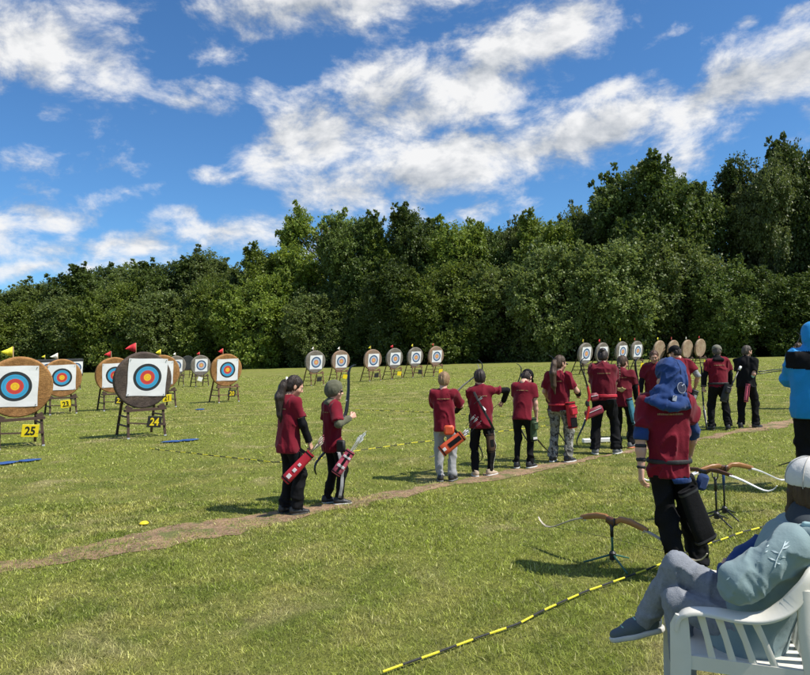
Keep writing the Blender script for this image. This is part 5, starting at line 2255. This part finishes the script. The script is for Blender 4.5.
# 10 man in black cap, bending
Y = 11.9
b = W(682, 440, Y)
b[2] = 0
p = Person('man in black cap and maroon T-shirt stooping behind the blue hood', b, 1.66, 16, hs=.98, headrot=(-50, -24, 0), lean=(10, 0, 0), bulk=1.10,
           RH=W(695, 388, Y + .12), rpole=(.8, -.5, 0), LH=W(672, 392, Y + .2), skin='light', group=GROUP_A)
p.body().shirt(MAROON, hem=.84, seed=91, sleeve=.60).trousers(BLACK, seed=92).shoes()
p.hair('short', 'dark')
p.cap_hat(BLACK, 0, 8)
p.armwear(1, .60, 1.05, GREYJ, .056, r2=.05)
qb, qt = W(692, 402, Y - .1), W(696, 390, Y - .1)
quiver(qb, qt, (.4, -1, 0), .12, .12, .06, Q_BLK, GREYJ, 'black quiver beside the stooping man in the black cap', None, [(.3, .6, GREYJ, .5)])

# 11 man in the grey green cap
b = gp(720, 430)
Y = b[1]
p = Person('man in khaki cap and maroon T-shirt over black sleeves, bow hanging in his left hand', b, 1.63, 8, hs=.98, headrot=(22, -16, 0), lean=(2, 0, 0), bulk=1.10,
           feet=((-.16, .0, -12), (.16, .0, 22)), LH=W(702.5, 396, Y + .05), lpole=(-.8, -.5, 0), RH=W(731, 388, Y + .05), rpole=(.9, -.5, 0), rcurl=.9, lcurl=1.1, group=GROUP_A)
p.body().shirt(MAROON, hem=.87, seed=101, sleeve=.72, flare=.95).trousers(BLACK, loose=1.08, flare=1.2, seed=102).shoes(SHOE_K, SOLE_K)
p.hair('short', 'grey')
p.cap_hat(KHAKI, 0, 0)
for i in (0, 1):
    p.armwear(i, .62, 1.95, BLACK)
hood = SDF().cap(p.T(-.07, -.085, 1.43), p.T(.07, -.085, 1.43), .045 * p.S).cap(p.T(0, -.02, 1.47), p.T(0, .02, 1.47), .075 * p.S, k=.03)
p.add('hood_collar', hood, BLACK)
p.belt(STRAP, .95, .04)
bow(W(703, 399, Y + .03), W(701, 378, Y + .25) - W(704.5, 420, Y - .1), (-.3, -1, 0), 1.30, BOW_K, BOW_K, 'black bow hanging from the left hand of the man in the khaki cap')
qb, qt = W(723, 402, Y - .18), W(728, 384, Y - .18)
quiver(qb, qt, (.2, -1, 0), .14, .13, .07, Q_BLK, STRAP, 'black quiver behind the hip of the man in the khaki cap', Q_BLK)
a0, a1 = W(724, 401, Y - .20), W(739, 370, Y - .14)
o = MB().tube([a0, a1], [.012, .012], 8).build('stabiliser_rod', BOW_K, None, True)
tip = MB().tube([a1, a1 + (a1 - a0) * .12], [.024, .022], 10).build('end_weight', BOW_W, o, True)
tag(o, 'black stabiliser rod with white end slanting behind the man in the khaki cap', 'rod')
o = MB().tube([W(694, 385, Y - .1), W(709, 386, Y - .05)], [.006, .006], 6).build('thin_rod', SHAFT_D, None)
tag(o, 'thin dark rod level at the left hip of the man in the khaki cap', 'rod')

# 12 archer in black
b = gp(748, 428)
Y = b[1]
p = Person('archer with short grey brown hair in black T-shirt and trousers', b, 1.61, 40, hs=.98, headrot=(34, -10, 0), lean=(3, 0, 0), bulk=1.10,
           feet=((-.13, -.04, -8), (.14, .04, 30)), RH=W(747, 384, Y - .02), rpole=(.8, -.6, 0), LH=W(744, 390, Y + .3), skin='light', group=GROUP_A)
p.body().shirt(BLACK, hem=.85, seed=111, sleeve=.78, prnt=False).trousers(BLACK, loose=1.08, flare=1.15, seed=112).shoes(SHOE_K, SOLE_K)
p.hair('short', 'grey')
p.armwear(1, 1.1, 1.75, plain('mint_guard', (.28, .50, .42), .6, .1, 20), .046, fold=0, name='arm_guard')
qb, qt = W(746, 402, Y - .20), W(748, 384, Y - .18)
quiver(qb, qt, (.5, -1, 0), .09, .08, .06, Q_PINK, BLACK, 'pink and black quiver on the hip of the archer in black', None, [(.1, .9, BLACK, .35)])

# 16 archer half hidden by the blue jacket
b = gp(801, 409)
Y = b[1]
p = Person('archer in dark clothes half hidden behind the blue jacket', b, 1.62, -25, bulk=1.05, RH=W(795, 372, Y + .3), LH=W(786, 372, Y + .3), group=GROUP_A)
p.body().shirt(DKBLUE, seed=121, sleeve=.7, prnt=False).trousers(BLACK, loose=1.1, seed=122).shoes()
p.hair('short', 'brown')
bow(W(792, 362, Y + .34), (.05, 0, 1), (.9, -.3, 0), 1.5, BOW_K, BOW_RED, 'red riser bow of the archer half hidden by the blue jacket')
for k, (a, c) in enumerate((((783, 370.5), (757, 374)), ((782, 369), (760, 371.5)))):
    A, C = W(*a, Y + .3), W(*c, Y - .6 - .2 * k)
    o = MB().tube([A, C], [.012, .012], 8).build('stabiliser_rod', BOW_K, None, True)
    MB().tube([C, C + (C - A) * .04], [.020, .020], 10).build('end_weight', BOW_K, o, True)
    tag(o, ('lower' if k == 0 else 'upper') + ' black stabiliser rod pointing left beside the blue jacket', 'rod')

# ------------------------------------------------------------------ foreground
def on_surface(d, p0, direction, far=.4, n=120):
    """first point of the field's surface met from p0 along direction"""
    u = unit(direction)
    P = p0 + u * np.linspace(0, far, n)[:, None]
    D = d.ev(P)
    k = int(np.argmax(D < .001))
    return P[max(k, 1)] if D[k] < .001 else None


# 13 archer in the blue hood
Y = 4.84
b = at(686, 577, Y)
b[2] = 0
p = Person('archer in blue hood and maroon T-shirt walking away in the foreground', b, 1.53, 12, hs=1.10, bulk=.92, headrot=(-26, -6, 3), lean=(1, 0, 2), vox=.0085, pelvis=(-.085, 0, .93 * 1.53 / 1.72), hoff=(.045, 0, -.01),
           feet=((-.05, -.12, -38), (.12, .10, 24)), LH=W(640.5, 483, Y - .05), lpole=(-.9, -.5, 0), lcurl=.40, RH=W(690, 470, Y + .30), rpole=(.9, -.5, 0), skin='light')
p.body().shirt(MAROON, hem=.815, loose=1.02, seed=201, sleeve=.70, sr=1.0, fold=.026, flare=.98).trousers(BLACK, loose=1.18, flare=1.05, seed=202, fold=.024).shoes(SHOE_K, SOLE_K)
p.armwear(0, .58, 1.08, NAVY, .058, r2=.053, fold=.012, name='blue_sleeve')
p.armwear(1, .58, 1.25, NAVY, .058, r2=.053, fold=.012, name='blue_sleeve')
p.armwear(0, 1.20, 1.32, STRAP, .047, r2=.046, fold=0, name='arm_strap')
p.armwear(0, 1.62, 1.74, STRAP, .040, r2=.038, fold=0, name='arm_strap')
p.armwear(0, 1.86, 1.96, STRAP, .035, r2=.035, fold=0, name='wristwatch')
p.belt(STRAP, .945, .035)
d = p.torso(SDF(), .8)
d2 = SDF()
d2.ops = list(d.ops) + [('d', lambda P: -.004 + 0 * P[:, 0], 0)]
d2.lo, d2.hi = p.T(-.02, -.22, .76) - .05, p.T(.25, .1, .84) + .05
d2.half(p.T(0, 0, .775), p.RT[:, 2]).half(p.T(0, 0, .822), -p.RT[:, 2]).half(p.T(.03, 0, .8), p.RT @ np.array([1, -.2, .35]))
p.add('blue_undershirt', d2, NAVY)
# hood: snug over the skull, wide at the nape, folds wound about the neck
S = p.hs
M = p.RH_
d = SDF().ell(p.H(0, -.010, .046), np.array([.095, .114, .100]) * S, M)
d.ell(p.H(0, -.058, -.02), np.array([.085, .078, .095]) * S, M, k=.05)
d.cap(p.H(0, -.060, -.06), p.T(0, -.045, 1.47), .078 * S, .098 * S, k=.05)
d.ell(p.H(0, .150, -.050), np.array([.086, .110, .120]) * S, M, op='s', k=.02)
for k in range(5):
    zz = 1.515 - .030 * k
    rr = .080 + .013 * k
    pts = [p.T(rr * 1.18 * math.cos(a), -.030 + rr * .98 * math.sin(a), zz + .020 * math.sin(a * 2 + k * 1.7) + .018 * math.sin(a + k)) for a in np.linspace(0, 2 * math.pi, 15)]
    for a_, b_ in zip(pts[:-1], pts[1:]):
        d.cap(a_, b_, .021 * S, .021 * S, k=.012)
pts = [p.T(.12 * math.cos(a), -.055 + .12 * math.sin(a), 1.385 + .045 * (1 - math.cos(a + 1.35))) for a in np.linspace(math.pi * .95, math.pi * 2.05, 12)]
for a_, b_ in zip(pts[:-1], pts[1:]):
    d.cap(a_, b_, .024 * S, .024 * S, k=.03)
d.fun(folds(.013, (16, 16, 14), 7, .9))
hood = p.add('blue_hood', d, NAVY, vox=.007)
# peak seam and button on the crown
sm = MB()
pts = []
for a in np.linspace(-.3, 1.25, 14):
    q = on_surface(d, p.H(0, -.010 - .25 * math.cos(a), .046 + .25 * math.sin(a)), M @ np.array([0, math.cos(a), -math.sin(a)]))
    if q is not None:
        pts.append(q)
sm.tube(pts, .0035, 6).build('seam', DKBLUE, hood)
vd = unit(np.array([0, 0, CAM_H]) - p.toworld(p.head))
vl = p.Ry.T @ vd                       # towards the viewer's side of the place: the hood's back


def patch(name, px, py, r, mat, parent, inner=None, sides=24, sq=None, rz=0.0, lift=.002):
    """round or square badge sewn on the hood's back"""
    o0 = p.tolocal(W(px, py, Y - .35))
    c = on_surface(d, o0, -vl, .6, 300)
    if c is None:
        return
    e = .02
    cx_ = on_surface(d, o0 + np.cross((0, 0, 1), vl) * e, -vl, .6, 300)
    cz_ = on_surface(d, o0 + np.array([0, 0, e]), -vl, .6, 300)
    if cx_ is None or cz_ is None:
        return
    tx, tz = unit(cx_ - c), unit(cz_ - c)
    nn = unit(np.cross(tx, tz))
    if nn @ vl < 0:
        nn = -nn
    tz = np.cross(nn, tx)
    mb = MB()
    c = c + nn * (.004 + lift)
    if sq:
        Mx = Matrix((tx.tolist(), tz.tolist(), nn.tolist())).transposed() @ Matrix.Rotation(rz, 3, 'Z')
        mb.box(c, (sq[0], sq[1], .004), Mx, .001)
    else:
        Mx = Matrix((tx.tolist(), tz.tolist(), nn.tolist())).transposed().to_4x4()
        Mx.translation = c.tolist()
        if inner:
            mb.lathe([(inner, -.002), (r, -.002), (r, .0015), (inner, .0015), (inner, -.002)], sides, Mx, cap=False)
        else:
            mb.lathe([(r, -.002), (r, .001), (r * .98, .0015)], sides, Mx)
    return mb.build(name, mat, parent)


BADGE_D = plain('badge_navy', (.012, .018, .05), .6, .1, 20)
BADGE_W = plain('badge_white', (.34, .37, .44), .6, .1, 20)
patch('badge', 681.5, 388.5, .036, BADGE_D, hood)
patch('badge_ring', 681.5, 388.5, .039, BADGE_W, hood, inner=.0365, lift=.003)
patch('badge_mark', 682.5, 385.5, .01, BADGE_W, hood, sq=(.030, .006), rz=.5, lift=.005)
patch('badge_mark', 685.0, 389.5, .01, BADGE_W, hood, sq=(.006, .022), rz=-.3, lift=.005)
patch('tag_patch', 674.5, 399.5, .01, BADGE_W, hood, sq=(.030, .038), rz=-.25)
patch('tag_mark', 674.5, 401.5, .01, BADGE_D, hood, sq=(.020, .007), rz=-.25, lift=.004)
patch('tag_mark', 674.8, 397.5, .01, BADGE_D, hood, sq=(.018, .005), rz=.4, lift=.004)
# black quiver at the right hip
qb, qt = W(707, 542, Y - .10), W(687, 489, Y - .12)
quiver(qb, qt, (.25, -1, .1), .165, .14, .06, BLACK, Q_BLK, 'large black hip quiver of the archer in the blue hood', None)
o = MB().box((0, 0, 0), (.09, .05, .12), None, .02).build('belt_pouch', DKBLUE, None, True, 40)
o.location = W(702, 482, Y + .05)
o.rotation_euler = (.1, .3, .2)
tag(o, 'dark blue cloth pouch on the right hip of the archer in the blue hood', 'pouch')

# bows on stands
ST_GREEN = plain('green_stand', (.03, .12, .085), .45, .1, 20)
ST_BLACK = plain('black_stand', (.014, .014, .015), .45, .1, 20)
ST_BLUE = plain('blue_stand', (.02, .07, .22), .45, .1, 20)


def bow_stand(base, h, mat, label, top=None, spread=.22, rz=.4):
    root = empty('bow_stand', base, rz)
    MB().tube([(0, 0, .07), (0, 0, h - .02)], .009, 10).build('post', mat, root, True)
    MB().lathe([(.0, .05), (.024, .05), (.026, .10), (.014, .115), (.0, .115)], 14).build('hub', ST_BLACK, root, True, 40)
    for k in range(3):
        a = k * 2.094 + .3
        MB().tube([(.015 * math.cos(a), .015 * math.sin(a), .085), (spread * math.cos(a), spread * math.sin(a), .012)], [.008, .007], 8).build('leg', mat, root, True)
    MB().tube([(0, 0, h * .70), (0, 0, h)], .013, 10).build('collar', top or ST_BLACK, root, True)
    for s_ in (-1, 1):
        MB().tube([(0, s_ * .012, h - .02), (0, s_ * .030, h), (0, s_ * .034, h + .05)], .006, 6).build('fork', ST_BLACK, root, True)
    tag(root, label, 'bow stand', 'bow stands on the grass')
    return root


b1 = gp(613, 566)
c1 = W(613, 520, b1[1])
bow_stand(b1, c1[2] - .03, ST_GREEN, 'green bow stand left of the archer in the blue hood')
bow(c1, (.63, -.78, 0), (0, 0, -1), 1.46, BOW_PALE, BOW_WOOD, 'wooden riser bow with pale limbs lying on the green stand', strung=True, grip=BOW_DW, limb_w=.040)
b2 = gp(725, 518)
c2 = W(725, 467, b2[1])
bow_stand(b2, c2[2] - .03, ST_BLACK, 'black bow stand with blue collar right of the black quiver', ST_BLUE)
bow(c2, (.97, .20, 0), (.0, .15, -1), 1.52, BOW_W, BOW_WOOD, 'wooden riser bow with long white limbs lying on the right hand stand', strung=False, grip=BOW_DW, limb_w=.050)
b3 = gp(717, 524)
h3 = W(717, 477, b3[1])[2]
bow_stand(b3, h3, ST_BLACK, 'plain black bow stand just behind the black quiver')
c3 = W(704, 471, b3[1] - .05)
bow(c3, (.80, -.60, 0), (0, .1, -1), 1.18, BOW_W, BOW_DW, 'bow whose white limb shows below the right hand bow', strung=False)
b4 = gp(797, 467)
bow_stand(b4, .62, ST_BLACK, 'black stand on the grass left of the blue jacket person\'s legs')

# 14 person in the bright blue jacket
Y = 7.5
b = W(819, 500, Y)
b[2] = 0
p = Person('person in bright blue and black jacket at the right edge, seen from behind', b, 1.84, 6, bulk=1.22, vox=.010, headrot=(20, 0, 0),
           LH=W(803, 388, Y + .28), lpole=(-1, -.1, -.25), RH=W(838, 402, Y + .28), rpole=(1, -.35, -.2))
p.body()
S = p.S
d = p.torso(SDF(), .8, 1.10, 1.0)
for i in (0, 1):
    d.cap(p.sh[i], p.elb[i], .085 * S, .078 * S, k=.05).cap(p.elb[i], p.elb[i] * .1 + p.wri[i] * .9, .076 * S, .058 * S, k=.03)
d.cap(p.T(0, -.03, 1.46), p.T(0, -.01, 1.56), .088 * S, .086 * S, k=.03)
d.fun(folds(.012, (8, 8, 6), 31))
d.half(p.T(0, 0, .765), p.RT[:, 2])
V, F = d.mesh(.010)
cen = V[F].mean(1)
L = (cen - p.pel) @ p.RT / S + np.array([0, 0, .93])
yoke = (L[:, 2] > 1.255 + .10 * np.abs(L[:, 0])) & (np.abs(L[:, 0]) < .265 + .1 * (L[:, 2] - 1.25)) & (L[:, 2] < 1.455) & (L[:, 1] < .02)
jk = link('jacket', mesh_np('jacket', V, F, [SKYJ, BLACK], yoke.astype(int), True), p.root)
p.shirt_hem = .77
p.trousers(BLACK, loose=1.08, seed=302).shoes(SHOE_K, SOLE_K)
p.hair('short', 'brown')
hd = SDF().ell(p.H(0, -.014, .040), np.array([.100, .116, .110]) * p.hs, p.RH_).ell(p.H(0, -.050, -.03), np.array([.095, .085, .095]) * p.hs, p.RH_, k=.05)
hd.cap(p.H(0, -.05, -.06), p.T(0, -.04, 1.46), .085 * p.hs, .105 * p.hs, k=.05)
hd.ell(p.H(0, .150, -.050), np.array([.090, .110, .125]) * p.hs, p.RH_, op='s', k=.02)
hd.fun(folds(.008, (14, 14, 12), 33))
p.add('hood', hd, SKYJ, parent=jk)

# white plastic armchair
PLASTIC = plain('white_garden_plastic', (.68, .66, .585), .42, .14, 4, .05, 30)


def garden_chair(loc, yaw, k, label):
    root = empty('garden_chair', loc, -R(yaw))
    root.scale = (k, k, k)
    # one rail: arm, back top, arm
    half = [(-.285, .285, .560), (-.288, .272, .612), (-.292, .225, .645), (-.296, .13, .650), (-.298, .02, .640), (-.297, -.07, .650), (-.290, -.15, .695),
            (-.278, -.215, .765), (-.255, -.262, .825), (-.18, -.305, .872), (-.09, -.325, .892)]
    rail = half + [(0, -.332, .898)] + [(-x, y, z) for (x, y, z) in half[::-1]]
    from mathutils.geometry import interpolate_bezier
    fine = []
    for i in range(len(rail) - 1):
        a, b_ = Vector(rail[i]), Vector(rail[i + 1])
        t0 = (Vector(rail[i + 1]) - Vector(rail[max(i - 1, 0)])) / 6
        t1 = (Vector(rail[min(i + 2, len(rail) - 1)]) - a) / 6
        fine += interpolate_bezier(a, a + t0, b_ - t1, b_, 5)[:-1]
    fine.append(Vector(rail[-1]))
    m_ = len(fine)
    # flat band: lies level on the arms and stands up along the back
    mb = MB()
    vs, fs = [], []
    for i, q in enumerate(fine):
        d_ = (fine[min(i + 1, m_ - 1)] - fine[max(i - 1, 0)]).normalized()
        w = .30 + .70 * min(1, max(0, (q.z - .64) / .14)) if q.y < .1 else .30 * max(0, 1 - (q.y - .1) / .12)
        out = Vector((q.x, q.y, 0)).normalized()
        n_ = Vector((0, 0, 1)).lerp(out, w * .80).normalized() if q.y < .19 else Vector((0, .75, .65))
        sd = d_.cross(n_).normalized()
        n_ = sd.cross(d_).normalized()
        ww, tt = .034, .011
        if i < 6 or i > m_ - 7:
            ww = .026
        for (a_, b_) in ((-1, -.6), (-.7, -1), (.7, -1), (1, -.6), (1, .6), (.8, 1), (-.8, 1), (-1, .6)):
            vs.append(q + sd * a_ * ww + n_ * b_ * tt)
    for i in range(m_ - 1):
        for j in range(8):
            j2 = (j + 1) % 8
            fs.append((i * 8 + j, i * 8 + j2, i * 8 + 8 + j2, i * 8 + 8 + j))
    fs += [tuple(range(7, -1, -1)), tuple(range(m_ * 8 - 8, m_ * 8))]
    mb.add(vs, fs).build('arm_and_back_rail', PLASTIC, root, True, 60)
    # legs
    for s_ in (-1, 1):
        MB().tube([(s_ * .290, .262, .625), (s_ * .289, .272, .58), (s_ * .290, .272, .44), (s_ * .300, .285, .2), (s_ * .305, .295, 0)], [.022, .033, .036, .032, .026], 8, True, flat=(1.25, .5), up=(1, 0, 0)).build('leg', PLASTIC, root, True, 60)
        MB().tube([(s_ * .276, -.225, .77), (s_ * .282, -.225, .60), (s_ * .285, -.245, .42), (s_ * .292, -.30, .2), (s_ * .300, -.35, 0)], [.024, .026, .030, .028, .024], 8, True, flat=(1.15, .55), up=(1, 0, 0)).build('leg', PLASTIC, root, True, 60)
        # side rail at seat height and the slats between it and the arm
        MB().bar((s_ * .285, .26, .425), (s_ * .282, -.23, .405), .022, .06).build('side_rail', PLASTIC, root)
        for j, y in enumerate((.175, .105, .035, -.035)):
            yb = y - .035 - .012 * j
            MB().tube([(s_ * .293, y + .01, .640), (s_ * .288, (y + yb) / 2 + .004, .54), (s_ * .284, yb, .43)], [.017, .0135, .016], 8, True, flat=(1.0, .45), up=(1, 0, 0)).build('side_slat', PLASTIC, root, True, 60)
    # seat
    vs, fs = [], []
    nx, ny = 9, 9
    for i in range(nx):
        for j in range(ny):
            u, v = i / (nx - 1) * 2 - 1, j / (ny - 1)
            x = u * (.262 - .02 * (1 - v))
            y = -.235 + v * .50
            z = .425 - .018 * (1 - u * u) * math.sin(v * 2.6) + .015 * v - (.03 * max(0, v - .85) / .15)
            vs.append((x, y, z))
    for i in range(nx - 1):
        for j in range(ny - 1):
            a = i * ny + j
            fs.append((a, a + ny, a + ny + 1, a + 1))
    st = MB().add(vs, fs).build('seat', PLASTIC, root, True)
    so = st.modifiers.new('thickness', 'SOLIDIFY')
    so.thickness = .012
    # back slats
    for j in range(6):
        x = -.20 + j * .08
        zt = .885 - .35 * x * x - .02
        MB().tube([(x * .92, -.238, .42), (x * .98, -.262, .58), (x * 1.02, -.30 + .1 * x * x, .75), (x * 1.04, -.322 + .5 * x * x, zt)], [.022, .020, .020, .022], 8, True, flat=(1.0, .32), up=(0, 1, 0)).build('back_slat', PLASTIC, root, True, 60)
    tag(root, label, 'chair')
    return root


CH = np.array([1.395, 2.94, 0])
garden_chair(CH, -72, .91, 'white plastic garden armchair in the lower right corner')

# 15 seated person
b = np.array([1.45, 2.92, 0])
p = Person('seated person in white cap, grey teal jacket and grey jeans, legs crossed', b, 1.58, -45, lean=(-23, 0, -13), headrot=(64, 2, 0), hoff=(.035, -.03, 0), vox=.0085, hs=1.04, bulk=.98,
           pelvis=(0, 0, .455), knees=((0, 0, 0), (0, 0, 0)), ankles=((0, 0, 0), (0, 0, 0)),
           LH=np.array([1.37, 2.94, .66]), lpole=(-1, .1, -.25), RH=np.array([1.60, 3.02, .68]), rpole=(1, -.3, -.6), skin='light')
p.hip = [p.tolocal((1.40, 2.87, .455)), p.tolocal((1.48, 2.98, .465))]
p.knee = [p.tolocal((1.185, 3.06, .515)), p.tolocal((1.215, 3.115, .655))]
p.ank = [p.tolocal((1.20, 3.02, .10)), p.tolocal((1.105, 3.235, .375))]
p.feet = ((0, 0, -15), (0, 0, -40))
p.body()
S = p.S
d = p.torso(SDF(), .8, 1.12, 1.05)
d.cap(p.sh[0], p.elb[0], .082 * S, .080 * S, k=.05).cap(p.elb[0], p.elb[0] * .12 + p.wri[0] * .88, .080 * S, .060 * S, k=.03)
d.cap(p.sh[1], p.elb[1], .082 * S, .078 * S, k=.05).cap(p.elb[1], p.elb[1] * .12 + p.wri[1] * .88, .076 * S, .060 * S, k=.03)
ax_ = unit(p.elb[0] - p.sh[0])
ax2_ = unit(p.wri[0] - p.elb[0])


def creases(P):
    # cloth pushed into cross folds near the bent elbow
    w = np.exp(-(np.linalg.norm(P - p.elb[0], axis=1) / .17) ** 2)
    t = (P - p.elb[0]) @ ax_
    q = np.stack([t * 34, P[:, 0] * 7, P[:, 2] * 7], 1)
    return -.011 * w * (1 - np.abs(vnoise(q, 61))) ** 2


d.fun(folds(.012, (10, 10, 9), 41))
d.fun(creases)
d.half(p.T(0, 0, .80), p.RT[:, 2])
jk = p.add('jacket', d, TEAL)
jd = d
for (zz0, zz1, xx) in ((1.36, .86, -.10), (1.36, .86, .02)):
    pts = []
    for zz in np.linspace(zz0, zz1, 16):
        q = on_surface(jd, p.T(xx + .02 * math.sin(zz * 7), -.35, zz), p.RT[:, 1], .4, 160)
        if q is not None:
            pts.append(q)
    if len(pts) > 3:
        MB().tube(pts, .0016, 5).build('seam', plain('teal_seam', (.10, .145, .155), .9), jk)
# hood lying open round the neck: dark inside, pale rim
hd = SDF()
pts = [p.T(.150 * math.cos(a), -.050 + .105 * math.sin(a), 1.465 - .030 * math.sin(a) + .01 * math.cos(2 * a)) for a in np.linspace(math.pi * .90, math.pi * 2.10, 14)]
for a_, b_ in zip(pts[:-1], pts[1:]):
    hd.cap(a_, b_, .040 * S, .040 * S, k=.02)
hd.fun(folds(.010, (14, 14, 14), 43))
p.add('hood', hd, TEAL, parent=jk)
rd = SDF()
pts2 = [q + p.RT @ np.array([0, .008, .040]) * S for q in pts]
for a_, b_ in zip(pts2[:-1], pts2[1:]):
    rd.cap(a_, b_, .015 * S, .015 * S, k=.01)
p.add('hood_rim', rd, TEAL_L, vox=.006, parent=jk)
cd = SDF().cap(p.T(-.05, -.02, 1.47), p.T(.05, -.02, 1.47), .075 * S).cap(p.T(0, -.01, 1.45), p.T(0, .0, 1.52), .075 * S, .066 * S, k=.03)
p.add('dark_collar', cd, plain('dark_inner_collar', (.03, .04, .05), .9), parent=jk)
bd = SDF().cap(p.tolocal((1.40, 2.98, .66)), p.tolocal((1.47, 3.02, .70)), .06, .055).cap(p.tolocal((1.47, 3.02, .70)), p.tolocal((1.53, 2.98, .76)), .055, .06, k=.03)
bd.fun(folds(.012, (14, 14, 14), 47))
o = p.add('blue_bundle', bd, NAVY)
o.parent = None
o.matrix_world = p.root.matrix_basis.copy()
tag(o, 'bright blue cloth bundle in the lap of the seated person', 'cloth')
# pale leaf print on the left shoulder
pm = MB()
vl = p.Ry.T @ unit(np.array([0, 0, CAM_H]) - np.array([1.4, 2.6, .9]))
prints = [[(787, 541), (784, 549), (780, 556), (776, 565), (774, 573)]]
def sp(px, py):
    return on_surface(jd, p.tolocal(W(px, py, 2.15)), -vl, .8, 400)
WHT = plain('pale_print', (.60, .70, .70), .8, .1, 30)
stem = [q for q in (sp(*t) for t in prints[0]) if q is not None]
pr = MB().tube([q + vl * .002 for q in stem], .0022, 6).build('stem_print', WHT, jk)
for (a0, a1, w) in (((784, 548), (792, 541), 2.2), ((783, 551), (793, 546), 2.4), ((780, 556), (769, 552), 2.0), ((779, 559), (788, 561), 2.2), ((776, 565), (766, 561), 1.8), ((775, 567), (784, 569), 1.8), ((767, 545), (764, 548), 1.5), ((766, 552), (762, 555), 1.4), ((757, 566), (752, 566), 1.0), ((719, 585), (713, 590), 2.0)):
    A, B = np.array(a0, float), np.array(a1, float)
    t = (B - A) / np.linalg.norm(B - A)
    nrm = np.array([-t[1], t[0]])
    quad = [A, A * .5 + B * .5 + nrm * w * .6, B, A * .5 + B * .5 - nrm * w * .6]
    pts = [sp(*q) for q in quad]
    if any(q is None for q in pts):
        continue
    pts = [q + vl * .0015 for q in pts]
    MB().add(pts + [q + vl * .001 for q in pts], [(4, 5, 6, 7), (3, 2, 1, 0), (0, 1, 5, 4), (1, 2, 6, 5), (2, 3, 7, 6), (3, 0, 4, 7)]).build('leaf_print', WHT, jk)
p.shirt_hem = .86
d = SDF()
d.ell(p.pel + np.array([0, 0, .0]), np.array([.18, .15, .12]) * S)
for i in (0, 1):
    d.cap(p.hip[i], p.knee[i], .092 * S, .066 * S, k=.018)
    d.cap(p.knee[i], p.ank[i] + (p.ank[i] - p.knee[i]) * .02, .066 * S, .056 * S, k=.015)
d.fun(folds(.010, (15, 15, 13), 51))
p.add('jeans', d, DENIM)
for i, (pt, rl) in enumerate(((0, 0), (-14, 8))):
    a = p.ank[i]
    q = unit(p.knee[i] - a)
    sh = shoe_meshes(p.root, a - np.array([0, 0, .085]) * S * 1.0, p.feet[i][2], S * 1.08, SHOE_B, SOLE_W if i else SOLE_K, pt, rl, h=.006)
    for ch in sh.children:
        if ch.name.startswith('laces'):
            ch.data.materials[0] = SOLE_M
p.hair('long', 'brown')
for q in (-1, 1):
    lh = SDF()
    lh.cap(p.H(q * .075, -.02, -.01), p.H(q * .080, -.012, -.10), .022 * p.hs, .018 * p.hs).cap(p.H(q * .080, -.012, -.10), p.H(q * .074, .0, -.125), .018 * p.hs, .010 * p.hs, k=.02)
    lh.fun(lambda P: .008 * vnoise(P * np.array([70, 70, 9]), 3))
    p.add('side_lock', lh, HAIR['brown'], vox=.006)
hat = p.cap_hat(WHITE_C, 0, 4)
for a in np.arange(0, math.pi, math.pi / 3):
    pts = [p.H(0, -.010, .048) + p.RH_ @ rot(0, 4) @ (np.array([.097 * math.cos(a) * math.sin(t), .115 * math.sin(a) * math.sin(t), .098 * math.cos(t)]) * p.hs) for t in np.linspace(-1.75, 1.75, 24)]
    MB().tube(pts, .0018, 5).build('seam', plain('cap_stitch', (.42, .40, .36), .9), hat)
